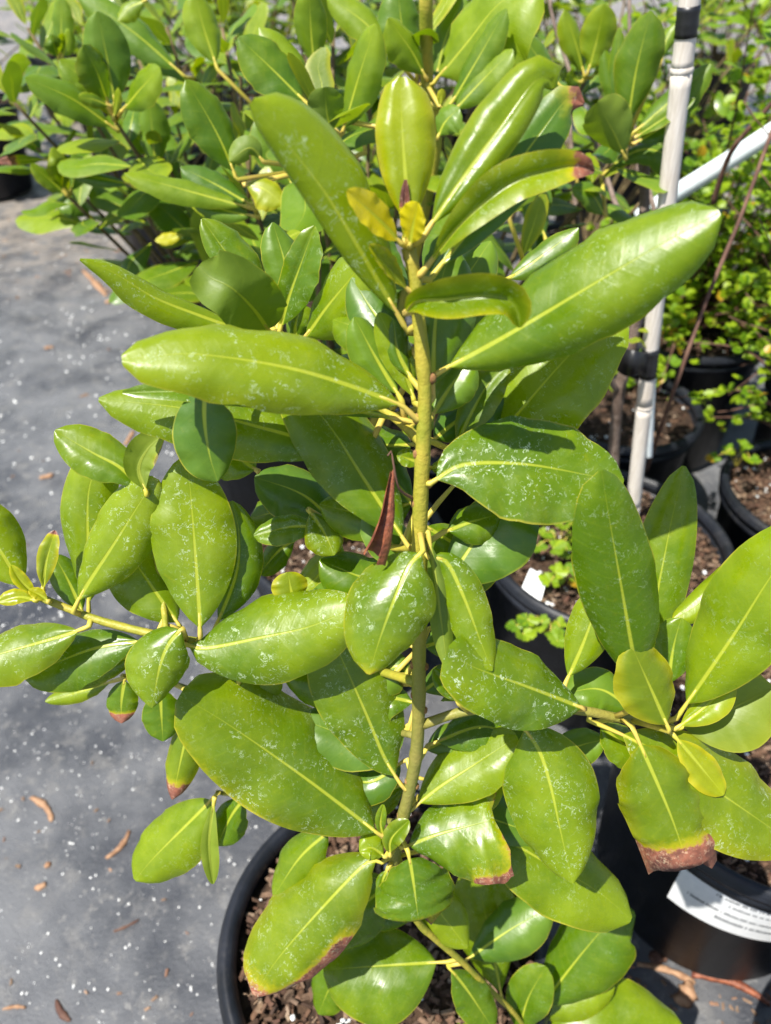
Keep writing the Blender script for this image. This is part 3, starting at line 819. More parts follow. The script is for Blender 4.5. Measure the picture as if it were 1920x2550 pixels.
L('842,1850 846,1812 884,1772', (20.4, 19.6), 18, 20, res=.1, fold=-30, yellow=.15, q=.5)
L('828,1812 822,1780 828,1738', (21, 20.8), 10, 10, res=.2, fold=-25)
L('838,1876 826,1905 826,1930', (20.8, 20), 14, 12, res=.2, fold=-20)
# leaves deeper in the shrub
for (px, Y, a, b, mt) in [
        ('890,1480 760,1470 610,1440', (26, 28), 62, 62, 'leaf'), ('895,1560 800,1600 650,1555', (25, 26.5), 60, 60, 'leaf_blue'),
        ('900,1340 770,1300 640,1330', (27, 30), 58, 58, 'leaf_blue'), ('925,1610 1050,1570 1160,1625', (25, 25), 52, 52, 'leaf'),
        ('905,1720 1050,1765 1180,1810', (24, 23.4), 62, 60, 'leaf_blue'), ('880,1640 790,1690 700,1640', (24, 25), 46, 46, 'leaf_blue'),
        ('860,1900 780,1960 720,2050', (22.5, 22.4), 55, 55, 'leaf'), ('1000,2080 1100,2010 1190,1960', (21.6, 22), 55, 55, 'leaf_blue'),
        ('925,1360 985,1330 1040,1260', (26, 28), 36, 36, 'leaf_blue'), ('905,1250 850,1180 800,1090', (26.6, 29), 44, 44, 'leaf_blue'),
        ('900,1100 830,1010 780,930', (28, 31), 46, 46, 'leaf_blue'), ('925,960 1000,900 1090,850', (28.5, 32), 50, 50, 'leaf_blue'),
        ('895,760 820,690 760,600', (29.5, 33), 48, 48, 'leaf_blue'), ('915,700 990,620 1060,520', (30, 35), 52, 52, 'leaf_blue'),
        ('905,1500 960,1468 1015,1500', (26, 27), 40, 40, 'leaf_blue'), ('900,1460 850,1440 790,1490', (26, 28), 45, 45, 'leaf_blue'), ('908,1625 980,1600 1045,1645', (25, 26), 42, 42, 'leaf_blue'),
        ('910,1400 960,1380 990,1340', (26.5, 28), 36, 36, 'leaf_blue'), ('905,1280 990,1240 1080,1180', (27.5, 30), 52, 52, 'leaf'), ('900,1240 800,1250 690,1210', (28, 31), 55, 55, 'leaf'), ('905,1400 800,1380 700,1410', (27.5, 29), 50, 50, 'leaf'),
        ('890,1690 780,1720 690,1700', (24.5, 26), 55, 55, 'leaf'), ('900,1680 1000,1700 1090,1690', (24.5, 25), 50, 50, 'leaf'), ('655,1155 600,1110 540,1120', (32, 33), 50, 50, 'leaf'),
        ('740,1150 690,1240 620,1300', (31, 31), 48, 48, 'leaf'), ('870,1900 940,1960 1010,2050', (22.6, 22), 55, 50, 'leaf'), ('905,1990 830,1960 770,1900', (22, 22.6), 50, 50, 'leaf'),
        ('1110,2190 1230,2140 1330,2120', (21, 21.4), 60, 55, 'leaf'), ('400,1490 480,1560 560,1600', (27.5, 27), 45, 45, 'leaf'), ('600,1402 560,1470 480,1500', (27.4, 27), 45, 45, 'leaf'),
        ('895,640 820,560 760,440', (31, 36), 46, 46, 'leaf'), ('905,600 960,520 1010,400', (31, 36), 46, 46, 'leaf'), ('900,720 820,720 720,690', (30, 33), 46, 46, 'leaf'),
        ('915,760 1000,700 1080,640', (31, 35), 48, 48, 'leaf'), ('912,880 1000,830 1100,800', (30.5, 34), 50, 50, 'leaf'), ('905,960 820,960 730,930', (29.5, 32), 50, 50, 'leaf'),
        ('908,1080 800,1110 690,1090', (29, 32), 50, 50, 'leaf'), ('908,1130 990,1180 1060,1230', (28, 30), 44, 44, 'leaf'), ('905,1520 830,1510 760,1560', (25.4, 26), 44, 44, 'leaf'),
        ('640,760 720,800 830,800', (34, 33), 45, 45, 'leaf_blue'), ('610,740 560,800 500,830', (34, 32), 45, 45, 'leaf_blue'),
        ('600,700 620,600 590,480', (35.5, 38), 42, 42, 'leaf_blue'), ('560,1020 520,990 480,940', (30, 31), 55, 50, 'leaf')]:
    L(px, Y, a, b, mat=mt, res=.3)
# the dead, rolled leaf hanging on the stem
def rolled_leaf():
    pts = [P(848, 1018, 25.6), P(842, 1060, 25.2), P(834, 1120, 24.6), P(822, 1165, 24.2), P(806, 1205, 24)]
    c, _ = catmull(pts, 16)
    V, F = [], []
    for i, p in enumerate(c):
        t = i / 16
        w = 0.0013 + 0.0058 * t ** 1.1
        T = (c[min(16, i + 1)] - c[max(0, i - 1)]).normalized()
        A = T.cross((p - CAMV).normalized()).normalized(); B = A.cross(T)
        for k in range(11):
            a = -1.2 + 4.9 * k / 10
            rr = w * (1 - .035 * k)
            V.append(p + A * math.cos(a) * rr + B * math.sin(a) * rr * .8 + T * (.001 * math.sin(k * 2.1 + i)))
    for i in range(16):
        for k in range(10):
            a = i * 11 + k; F.append((a, a + 1, a + 12, a + 11))
    o = mesh_obj('leaf', V, F, M['dead'], hero, pts[0])
    o['label'] = 'dead reddish-brown rolled-up leaf'
    tube('petiole', [P(893, 1078, stemY(1080)), P(862, 1055, 25.5), P(850, 1000, 25.6), P(846, 975, 25.8), P(838, 985, 25.6)], .0008, .0004, M['twig'], o, n=14, sides=5, origin=P(893, 1078, 25.5))
rolled_leaf()

# ------------------------------------------------------------------ shared leaf shapes for the shrubs behind
def proto_leaf(seed, L_=0.1, w=0.019, bend=0.25, fold=-12, brown=None, yellow=0.0, res=0.3, mat='leaf_back', tm=.60, q=.46):
    rg = random.Random(seed)
    pts = []
    for i in range(5):
        t = i / 4
        pts.append(Vector((0.006 * rg.uniform(-1, 1) * t, L_ * t, -L_ * bend * t * t * rg.uniform(.8, 1.2))))
    N, V, F = 10, [], []
    dense, ln = catmull(pts, 40)
    m = 2; cw = 5; pet = .07
    ph = rg.uniform(0, 6)
    for i in range(N + 1):
        tb = i / N; tb = min(tb, .993); x = (pet + (1 - pet) * tb) * 40; j = min(39, int(x)); p = dense[j].lerp(dense[j + 1], x - j)
        T = (dense[min(40, j + 2)] - dense[max(0, j - 1)]).normalized()
        Sx = Vector((1, 0, 0)); Nn = Sx.cross(T).normalized()
        pr = prof(tb, tm, q, False)
        for jj in range(-m, m + 1):
            s = abs(jj) / m; wdt = max(w * pr, .0006)
            a = R(fold + 18 * s)
            off = Sx * (math.copysign(1, jj) * wdt * s * math.cos(a)) - Nn * (wdt * s * math.sin(a) + .06 * wdt * s * math.sin(9 * tb + ph + jj))
            b = sst(tb, brown - .15, brown + .12) if brown else 0
            V.append((p + off, (.5 + .5 * jj / m, tb), (jj / m * wdt * 1000, tb * ln * 100), (b, yellow, res, 1)))
    for i in range(N):
        for j in range(cw - 1):
            a = i * cw + j; F.append((a, a + 1, a + cw + 1, a + cw))
    me = bpy.data.meshes.new('leaf')
    me.from_pydata([tuple(e[0]) for e in V], [], F)
    # stalk in the same mesh, thin
    me.polygons.foreach_set('use_smooth', [True] * len(me.polygons))
    u1 = me.uv_layers.new(name='UVMap'); u2 = me.uv_layers.new(name='metric')
    li = [l.vertex_index for l in me.loops]
    u1.data.foreach_set('uv', [c for i in li for c in V[i][1]]); u2.data.foreach_set('uv', [c for i in li for c in V[i][2]])
    ca = me.color_attributes.new('leafdata', 'FLOAT_COLOR', 'POINT'); ca.data.foreach_set('color', [c for e in V for c in e[3]])
    me.materials.append(M[mat])
    return me
PROTO = [proto_leaf(i, bend=b, fold=fo, w=w, mat=mt, yellow=ye) for i, (b, fo, w, mt, ye) in enumerate([
    (.15, -10, .023, 'leaf_back', .05), (.3, -4, .025, 'leaf_back', 0), (.05, -22, .021, 'leaf_back', .15), (.45, 4, .023, 'leaf_blue', 0), (.2, -8, .025, 'leaf_blue', 0), (.1, -14, .020, 'leaf_blue', .1)])]
YOUNG = [proto_leaf(40 + i, w=.017, bend=.05, fold=-18, yellow=.45, q=.5, tm=.6) for i in range(2)]
def put_leaf(root, me, base, d, up, scale, name='leaf'):
    d = d.normalized(); x = d.cross(up)
    if x.length < 1e-3: x = Vector((1, 0, 0))
    x.normalize(); z = x.cross(d)
    mt = Matrix((x, d, z)).transposed()
    o = bpy.data.objects.new(name, me); col.objects.link(o)
    o.rotation_euler = mt.to_euler(); o.scale = (scale,) * 3
    place(o, base, root)
    return o
def rosette(root, tip, axis, n, size, rg, young=True, spread=1.0):
    axis = axis.normalized()
    a0 = rg.uniform(0, 6.28)
    ref = axis.cross(Vector((0.2, 1, 0.1))).normalized(); r2 = axis.cross(ref)
    for i in range(n):
        f = i / max(1, n - 1)                              # 0 outer/older .. 1 inner/young
        a = a0 + i * 2.399
        inc = R((82 - 52 * f) * spread + rg.uniform(-10, 10))
        out = ref * math.cos(a) + r2 * math.sin(a)
        d = axis * math.cos(inc) + out * math.sin(inc)
        base = tip - axis * (0.055 * (1 - f)) * size / .1
        s = size / .1 * (1.0 - .45 * f) * rg.uniform(.8, 1.15)
        me = rg.choice(YOUNG) if (young and f > .82) else rg.choice(PROTO)
        put_leaf(root, me, base, d, (axis * math.sin(inc) - out * math.cos(inc) + Vector((0, 0, .4))), s)
def back_shrub(base, label, tips, size, seed, n=9, mat='bark_stem', z0=None):
    rg = random.Random(seed)
    root = empty('broadleaf_shrub', base, label, 'shrub', 'glossy broadleaf shrubs in pots')
    WLOC[root.name] = Vector(base)
    axes = []
    for i, tp in enumerate(tips):
        tp = Vector(tp)
        b = Vector(base)
        mid = b.lerp(tp, .5) + Vector((rg.uniform(-.02, .02), rg.uniform(-.02, .02), .03))
        pts, _ = catmull([b + Vector((rg.uniform(-.01, .01), rg.uniform(-.01, .01), 0)), mid, tp], 14)
        v, f = tube_geo(pts, [.0042 - .0022 * k / 14 for k in range(15)], 7)
        mesh_obj('stem' if i == 0 else 'branch', v, f, M[mat], root, b)
        axes += pts
        ax = (pts[-1] - pts[-3]).normalized().lerp(Vector((0, 0, 1)), .35)
        rosette(root, pts[-1], ax, n, size, rg)
        for k in (8, 11):                               # single leaves down the shoot
            a = rg.uniform(0, 6.28)
            put_leaf(root, rg.choice(PROTO), pts[k], Vector((math.cos(a), math.sin(a), rg.uniform(.1, .7))), Vector((0, 0, 1)), size / .1 * rg.uniform(.75, 1.05))
    return root, axes

ZS = RIM - 0.02
# shrub straight behind the hero (top middle of the view)
mid_shrub, mid_ax = back_shrub((-0.06, 0.80, ZS), 'glossy-leaved shrub straight behind the front one, with a thick upright green stem',
    [P(922, 60, 78), P(690, 250, 66), P(560, 470, 70), P(720, 60, 86), P(1130, 560, 66), P(1010, 420, 80), P(800, 200, 88), P(620, 300, 84), P(1080, 200, 88), P(840, 420, 82), P(700, 480, 78), P(480, 60, 96)], 0.095, 5, n=7)
tube('stem', [Vector((-0.06, .80, ZS)), P(925, 420, 78), P(922, 170, 76), P(921, 60, 75), P(920, -60, 74)], .0062, .0058, M['stem'], mid_shrub, n=24, sides=10)
def H(root, ax, pix, Y, wl, wr, **kw):
    kw.setdefault('mat', 'leaf_back'); kw.setdefault('n', 14); kw.setdefault('m', 3); kw.setdefault('res', .25); kw.setdefault('pr', .0018); kw.setdefault('att', .10)
    return add_leaf(root, ax, pix, Y, wl, wr, **kw)
mh = lambda *a, **k: H(mid_shrub, mid_ax + [P(921, y, 76) for y in range(-40, 420, 20)], *a, **k)
mh('680,155 672,70 668,-25', 72, 34, 36)
mh('667,228 600,160 515,80', (66, 67), 44, 50, res=.15)
mh('670,234 625,150 560,58', (67, 70), 42, 44)
mh('738,295 770,180 812,52', (66, 66), 40, 38)
mh('716,292 706,240 702,188', (64, 63), 34, 34, under=True)
mh('512,388 470,290 402,172', (64, 65), 44, 46, fold=-6)
mh('570,350 540,320 496,348', (63, 62), 18, 24, under=True)
mh('524,400 565,405 612,440', (63, 62), 26, 34, yellow=.62, fold=-6)
mh('552,452 400,410 268,374', (66, 65), 24, 24)
mh('548,446 470,400 390,360', (67, 68), 32, 32, mat='leaf_blue')
mh('556,468 490,455 414,430', (66, 66), 22, 24, mat='leaf_blue')
mh('922,172 890,110 838,40', (74, 73), 32, 30)
mh('932,185 1010,90 1075,10 1170,-60', (74, 72), 60, 88)
mh('964,242 1030,130 1094,18', (70, 70), 27, 30)
mh('973,248 1035,180 1108,106', (69, 69), 30, 32)
mh('940,180 960,90 1000,-10', (78, 80), 50, 50, mat='leaf_blue')
mh('900,150 870,60 860,-30', (78, 80), 45, 40, mat='leaf_blue')
mh('860,130 790,50 705,-10', (78, 80), 30, 34)
mh('1220,198 1175,140 1124,68', (78, 78), 22, 26, mat='leaf_blue')
mh('950,232 953,210 956,192', (68, 68), 9, 9, yellow=.7)
mh('945,300 960,265 992,232', (66, 66), 26, 28, mat='leaf_blue')
mh('1085,612 1160,560 1250,492', (45, 46), 28, 34, yellow=.1)
mh('1100,470 1120,420 1160,380', (64, 66), 26, 26)
mh('790,330 770,250 700,190', (72, 74), 34, 34, mat='leaf_blue')
mh('640,420 600,330 560,250', (76, 78), 40, 40, mat='leaf_blue')
mh('470,150 440,60 420,-20', (84, 86), 34, 34)
# bushy shrub leaning over the aisle
left_shrub, left_ax = back_shrub((-0.22, 1.16, ZS), 'bushy shrub with many small rosettes leaning over the fabric aisle',
    [P(250, 262, 84), P(148, 425, 92), P(128, 135, 98), P(60, 60, 108), P(20, 210, 100), P(360, 60, 110), P(420, 170, 100), P(345, 330, 88), P(300, 440, 92), P(420, 500, 84),
     P(470, 580, 80), P(200, 330, 104), P(80, 320, 104), P(300, 130, 112), P(520, 120, 104), P(180, 60, 118), P(440, 380, 92), P(540, 330, 90), P(380, 260, 106), P(30, 130, 118)], 0.10, 6, n=6)
lh = lambda *a, **k: H(left_shrub, left_ax, *a, **k)
lh('250,238 232,130 210,24', (82, 83), 42, 46, mat='leaf_blue', res=.1)
lh('236,230 212,160 180,97', (81, 80), 30, 33, yellow=.15)
lh('226,222 180,170 128,128', (83, 83), 28, 28)
lh('262,242 300,195 346,147', (81, 80), 28, 28)
lh('256,284 160,215 54,168', (82, 79), 30, 34, mat='leaf_blue')
lh('240,230 205,215 170,210', (80, 78), 13, 15, yellow=.25)
lh('245,258 252,215 256,190', (80, 79), 8, 8, yellow=.45)
lh('337,378 330,300 322,212', (86, 87), 30, 32, mat='leaf_blue')
lh('402,168 290,70 168,-12', (96, 98), 34, 38, mat='leaf_blue')
lh('318,0 280,15 256,44', (92, 91), 18, 16, yellow=.15)
lh('130,126 132,60 132,-8', (97, 98), 19, 20)
lh('128,126 118,100 112,74', (96, 95), 13, 13)
lh('134,126 142,95 150,64', (96, 95), 13, 13)
lh('148,418 130,370 116,318', (91, 90), 18, 16, yellow=.2)
lh('146,424 105,385 66,354', (90, 89), 16, 18, yellow=.15)
lh('152,418 162,370 160,330', (92, 92), 16, 16)
lh('200,470 160,440 122,445', (94, 93), 24, 26, mat='leaf_blue')
lh('105,345 50,346 -10,350', (95, 92), 9, 9, fold=-30, yellow=.2, brown=[('tip', .6)])
lh('290,400 220,385 155,378', (88, 88), 14, 16, mat='leaf_blue')
yl = lh('400,505 370,515 335,520', (84, 83), 11, 13, yellow=.85, fold=-15, q=.8)
yl['label'] = 'yellow dying leaf low in the shrub'
# shrub with upright rosettes by the stake
right_shrub, right_ax = back_shrub((0.10, 1.12, ZS), 'upright shrub with bright rosettes standing beside the bamboo stake',
    [P(1352, 305, 78), P(1268, 168, 92), P(1300, 390, 80), P(1180, 420, 90), P(1210, 320, 92), P(1160, 120, 100), P(1400, 420, 92)], 0.07, 9, n=5)
rh = lambda *a, **k: H(right_shrub, right_ax, *a, **k)
rh('1355,275 1375,150 1406,24', (77, 78), 48, 46, yellow=.1)
rh('1338,255 1334,160 1338,60', (79, 81), 15, 16)
rh('1346,258 1330,190 1308,108', (79, 81), 20, 22)
rh('1428,132 1440,85 1466,48', (80, 81), 16, 17)
rh('1364,292 1440,225 1536,138', (76, 76), 32, 34)
rh('1366,302 1440,252 1502,213', (75, 74), 12, 15, fold=-30, yellow=.1)
rh('1368,312 1430,275 1492,238', (77, 77), 20, 24, mat='leaf_blue')
rh('1352,344 1325,285 1290,222', (74, 72), 42, 46, under=True)
rh('1298,382 1340,345 1390,322 1440,335 1452,380 1432,432', (80, 78), 20, 26, brown=[('tip', .92)])
rh('1310,470 1280,420 1236,408', (78, 77), 20, 24, mat='leaf_blue')
rh('1264,168 1245,95 1220,20', (91, 92), 22, 24, yellow=.15)
rh('1268,164 1290,85 1306,8', (90, 90), 35, 34, yellow=.2)
rh('1278,168 1305,135 1332,105', (91, 91), 14, 14, yellow=.1)
rh('1255,178 1240,168 1232,152', (91, 90), 12, 12)
rh('1240,345 1215,320 1185,298', (86, 85), 14, 18, yellow=.55)
rh('1180,520 1160,450 1175,395', (72, 74), 26, 28, mat='leaf_blue')

# shrubs further back: shade and depth at the top of the view
def far_shrub(base, label, seed, h, nt, size, spread):
    rg = random.Random(seed)
    tips = []
    for i in range(nt):
        a, d = rg.uniform(0, 6.28), spread * math.sqrt(rg.random())
        tips.append(Vector(base) + Vector((d * math.cos(a), d * math.sin(a), h * rg.uniform(.45, 1.0))))
    return back_shrub(base, label, tips, size, seed, n=7)
far_shrub((-0.1, 1.62, .27), 'dark dense shrub in the second row behind the bushy one', 31, .66, 20, .10, .34)
far_shrub((-0.62, 2.25, .27), 'wide shrub at the near corner of the back row along the aisle', 37, .6, 20, .10, .40)
far_shrub((-0.45, 2.95, .27), 'shrub in the back row near the end of the aisle', 32, .66, 16, .11, .42)
far_shrub((0.2, 2.5, .27), 'dark shrub deep in the back row', 33, .72, 18, .11, .46)
far_shrub((-1.05, 3.3, .27), 'shrub across the aisle beside the lone pot', 34, .62, 14, .11, .42)
far_shrub((-1.64, 3.25, .28), 'low shrub growing in the lone pot across the aisle', 35, .55, 12, .11, .38)
far_shrub((0.5, 1.85, .27), 'shaded shrub behind the bamboo stake', 36, .66, 18, .10, .38)
ROW = [(-2.6, 4.3, 'at the aisle end of the far row, beyond the lone pot'), (-1.7, 4.6, 'in the far row behind the lone pot'), (-0.9, 4.2, 'in the far row behind the two aisle pots'),
       (-0.1, 4.4, 'in the middle of the far row'), (0.8, 4.3, 'in the far row next to the middle one'), (1.7, 4.4, 'at the end of the far row beyond the small-leaved bushes'),
       (-2.1, 3.3, 'on the outer side of the lone pot across the aisle'), (1.75, 3.2, 'close behind the small-leaved bushes')]
for i, (x, y, d) in enumerate(ROW):
    far_shrub((x, y, .26), 'dark broad-leaved shrub ' + d, 60 + i, .78, 20, .17, .58)
    pot(x, y, .2, .30, 'large black pot ' + d, seed=80 + i, fine=False)
for i, (x, y, d) in enumerate([(-2.15, 4.0, 'between the lone pot and the far row'), (-1.25, 3.85, 'before the far row, behind the lone pot'), (-0.5, 3.6, 'before the far row, behind the aisle-end shrub'),
                               (0.35, 3.5, 'before the far row, behind the deepest dark shrub'), (-0.05, 3.2, 'tucked between the back-row shrubs'), (-0.8, 2.75, 'at the aisle edge beside the back-row corner'), (0.75, 2.6, 'behind the shaded shrub at the stake')]):
    pot(x, y, .19, .31, 'black nursery pot ' + d, seed=100 + i, fine=False)
    far_shrub((x, y, .27), 'low leafy shrub in the pot ' + d, 110 + i, .5, 9, .12, .3)
far_shrub((1.1, 2.9, .27), 'shrub at the far end behind the small-leaved bushes', 38, .75, 16, .11, .5)

# ------------------------------------------------------------------ small-leaved bushes on the right
def small_leaf_mat():
    t = NT('small_leaf'); g = t.n('ShaderNodeNewGeometry')
    rnd = t.math('FRACT', t.math('ADD', t.n('ShaderNodeObjectInfo').outputs['Random'], g.outputs['Random Per Island']))
    c = t.mix(rnd, (0.11, 0.22, 0.010), (0.27, 0.37, 0.012))
    c = t.mix(t.math('GREATER_THAN', rnd, 0.965), c, (0.45, 0.28, 0.02))
    sh = t.bsdf(c, 0.42, 0.4)
    tr = t.n('ShaderNodeBsdfTranslucent')
    hs = t.n('ShaderNodeHueSaturation'); hs.inputs['Value'].default_value = 1.6
    t.t.links.new(c, hs.inputs['Color']); t.t.links.new(hs.outputs[0], tr.inputs['Color'])
    mx = t.n('ShaderNodeMixShader'); mx.inputs[0].default_value = .42
    t.t.links.new(sh, mx.inputs[1]); t.t.links.new(tr.outputs[0], mx.inputs[2])
    return t.done(mx.outputs[0])
M['small'] = small_leaf_mat()
SL_V = [(0, 0, 0), (.28, .25, .05), (.42, .55, .08), (.25, .88, .03), (0, 1.0, -.06), (-.25, .88, .03), (-.42, .55, .08), (-.28, .25, .05), (0, .3, -.01), (0, .6, 0), (0, .85, -.02)]
SL_F = [(0, 1, 8), (1, 2, 9, 8), (2, 3, 10, 9), (3, 4, 10), (0, 8, 7), (8, 9, 6, 7), (9, 10, 5, 6), (10, 4, 5)]
def small_proto():
    me = bpy.data.meshes.new('leaf'); me.from_pydata(SL_V, [], SL_F); me.materials.append(M['small']); return me
SMALL = small_proto()
def small_bush(base, label, seed, nbr, reach, zr, leaf, nobj, name='small_leaved_bush', bias=(0, 0), dens=26):
    rg = random.Random(seed)
    root = empty(name, base, label, 'bush', 'small-leaved bushes')
    WLOC[root.name] = Vector(base)
    spots = []
    b = Vector(base)
    for i in range(nbr):
        a = rg.uniform(0, 6.28)
        tip = b + Vector((reach * rg.uniform(.3, 1) * math.cos(a) + bias[0], reach * rg.uniform(.3, 1) * math.sin(a) + bias[1], rg.uniform(*zr)))
        mid = b.lerp(tip, .5) + Vector((0, 0, .08 + rg.uniform(-.03, .05)))
        pts, ln = catmull([b, mid, tip], 24)
        v, f = tube_geo(pts, [.0035 - .0027 * k / 24 for k in range(25)], 5)
        mesh_obj('branch', v, f, M['twig'], root, b)
        for k in range(dens):
            t = 6 + rg.random() * 18
            p = pts[int(min(24, t))]
            side = Vector((rg.uniform(-1, 1), rg.uniform(-1, 1), rg.uniform(-.4, .8))).normalized()
            off = side * rg.uniform(0, .075) * rg.random()
            for q in range(rg.choice((2, 3, 3, 4))):
                d = (side + Vector((rg.uniform(-1, 1), rg.uniform(-1, 1), rg.uniform(-.6, .8)))).normalized()
                spots.append((p + off, d, leaf * rg.uniform(.55, 1.2)))
    spots.sort(key=lambda s: (s[0] - CAMV).length)
    V, F = [], []
    for i, (p, d, s) in enumerate(spots):
        up = Vector((rg.uniform(-.6, .6), rg.uniform(-.6, .6), 1))
        if i < nobj:
            put_leaf(root, SMALL, p, d, up, s)
        else:
            x = d.cross(up).normalized(); z = x.cross(d); k = len(V)
            for (a1, b1, c1) in SL_V: V.append(p + (x * a1 + d * b1 + z * c1) * s)
            F += [tuple(k + j for j in f) for f in SL_F]
    if V: tag(mesh_obj('leaves', V, F, M['small'], root, b, smooth=False), kind='stuff')
    return root
small_bush((0.62, 1.42, .27), 'arching bush of tiny bright yellow-green leaves growing beyond the bamboo stake', 51, 60, .36, (-.1, .62), .021, 290, bias=(.06, -.14), dens=30)
small_bush((0.88, 1.22, .24), 'low bush of tiny yellow-green leaves in the pot beside the arching bush', 54, 30, .26, (.0, .5), .018, 200, bias=(-.08, -.05), dens=22)
small_bush((1.1, 1.9, .27), 'taller small-leaved bush in the row behind', 52, 44, .45, (.1, .75), .024, 60, bias=(-.1, -.1), dens=30)
small_bush((0.70, 0.93, .22), 'sprigs of tiny bright leaves over the mulch pot beside the wide stake pot', 53, 50, .22, (.02, .74), .0155, 290, bias=(-.10, .04), dens=22)

# ------------------------------------------------------------------ stake, sapling, twigs, pipe
base = PZ(1352, 1235, RIM - 0.03)
top = P(1497, -60, 74)
dv = (top - base)
stake = empty('bamboo_stake', base, 'thick pale bamboo stake with black tape bands, standing in the mulch pot', 'stake')
WLOC[stake.name] = base.copy()
def stake_pt(t): return base + dv * t
seg_t = [0, .175, .40, .66, .9, 1.02]
for a, b in zip(seg_t, seg_t[1:]):
    pts = [stake_pt(a + (b - a) * i / 12) for i in range(13)]
    rad = [.0088 * (1 + .05 * (abs(i - 6) / 6) ** 6) for i in range(13)]
    v, f = tube_geo(pts, rad, 18)
    mesh_obj('cane', v, f, M['bamboo'], stake, base)
    c = stake_pt(b)
    v, f = tube_geo([c - dv.normalized() * .0035, c - dv.normalized() * .0015, c + dv.normalized() * .001, c + dv.normalized() * .003], [.0088, .0099, .0097, .0087], 18)
    mesh_obj('node_ring', v, f, M['bamboo'], stake, base)
def band(y0, y1, rr):
    ta = min((abs((lambda p: proj(p)[1])(stake_pt(i / 400)) - y0), i / 400) for i in range(0, 409))[1]
    tb = min((abs((lambda p: proj(p)[1])(stake_pt(i / 400)) - y1), i / 400) for i in range(0, 409))[1]
    pts = [stake_pt(ta + (tb - ta) * i / 6) for i in range(7)]
    v, f = tube_geo(pts, [rr * (1 + .03 * math.sin(i * 2.2)) for i in range(7)], 20)
    return mesh_obj('tape_band', v, f, M['tape'], stake, base)
def proj(p):
    q = p - CAMV; z = q.y * CP - q.z * SP
    return ((960 + q.x / z * FPX) / KF, (1275 - (q.y * SP + q.z * CP) / z * FPX) / KF)
band(14, 78, .0094)
band(752, 812, .0096)
# loose flap of tape joining stake and sapling
fa, fb = P(1342, 760, 76), P(1408, 800, 74)
V = []; F = []
for i in range(9):
    t = i / 8
    p = P(1338 + 72 * t, 752 + 14 * t, 74.5 - 2.2 * math.sin(math.pi * t)); q = P(1332 + 74 * t, 800 + 18 * t + 8 * math.sin(6 * t), 74.6 - 2.4 * math.sin(math.pi * t))
    V += [p, q, p + Vector((0, .0015, 0)), q + Vector((0, .0015, 0))]
for i in range(8):
    a = i * 4; F += [(a, a + 1, a + 5, a + 4), (a + 2, a + 6, a + 7, a + 3), (a, a + 4, a + 6, a + 2), (a + 1, a + 3, a + 7, a + 5)]
mesh_obj('tape_tie', V, F, M['tape'], stake, base)

sap_b = PZ(1318, 1215, RIM - .03)
sap = empty('sapling', sap_b, 'bare grey-brown sapling trunk tied to the bamboo stake', 'sapling')
WLOC[sap.name] = sap_b.copy()
tube('trunk', [sap_b, P(1325, 1000, 78), P(1338, 850, 77), P(1365, 740, 77.5), P(1378, 640, 78), P(1392, 480, 80), P(1390, 300, 82)], .0085, .0055, M['trunk'], sap, n=30, sides=12, bumps=.16)
tube('branch', [P(1338, 850, 77), P(1318, 820, 76), P(1305, 780, 76), P(1250, 500, 84), P(1230, 250, 92)], .004, .0022, M['trunk'], sap, n=20, sides=8)
tube('branch', [P(1350, 800, 77), P(1420, 560, 86), P(1405, 420, 90), P(1380, 380, 92), P(1362, 120, 96), P(1360, -30, 98)], .0035, .002, M['trunk'], sap, n=20, sides=8)
tube('branch', [P(1385, 560, 79), P(1330, 440, 84), P(1310, 380, 88), P(1200, 60, 98), P(1190, -20, 100)], .0032, .002, M['trunk'], sap, n=20, sides=8)
lf = [((1400, 712, 74), (1376, 715, 73.6)), ((1398, 748, 74), (1380, 730, 73.6)), ((1370, 735, 74), (1345, 738, 74))]
for a, b in lf:
    pa, pb = P(*a), P(*b)
    put_leaf(sap, YOUNG[0], pb, pa - pb, Vector((0, -.5, 1)), .2)
rod = tube('thin_twig', [PZ(1395, 1020, RIM - .02), P(1450, 860, 80), P(1530, 640, 84), P(1600, 470, 88), P(1680, 250, 94)], .0032, .0022, M['twig'], None, n=24, sides=8, bumps=.2)
tag(rod, 'long thin brown twig slanting up beside the bamboo stake', 'twig')
rod2 = tube('thin_twig', [P(1540, 440, 110), P(1570, 350, 108), P(1600, 300, 106), P(1690, 200, 104)], .004, .003, M['twig'], None, n=18, sides=8, bumps=.2)
tag(rod2, 'dark crooked twig crossing in front of the pale pipe', 'twig')
pipe = tube('irrigation_pipe', [P(1380, 470, 118), P(1470, 412, 116), P(1570, 350, 114), P(1670, 285, 112), P(1760, 225, 110)], .013, .013, M['pipe'], None, n=20, sides=16)
tag(pipe, 'pale plastic pipe slanting behind the bamboo stake', 'pipe')
ribbon = []
V = []; F = []
for i in range(13):
    t = i / 12
    c = P(1424 - 20 * t, 560 + 430 * t, 80 + 2 * t)
    V += [c + Vector((-.004, 0, 0)), c + Vector((.004, .002, 0)), c + Vector((.004, .003, 0)), c + Vector((-.004, .001, 0))]
for i in range(12):
    a = i * 4; F += [(a, a + 1, a + 5, a + 4), (a + 1, a + 2, a + 6, a + 5), (a + 2, a + 3, a + 7, a + 6), (a + 3, a, a + 4, a + 7)]
tag(mesh_obj('plastic_ribbon', V, F, M['pipe'], None, V[0]), 'narrow pale plastic strip hanging behind the bamboo stake', 'ribbon')

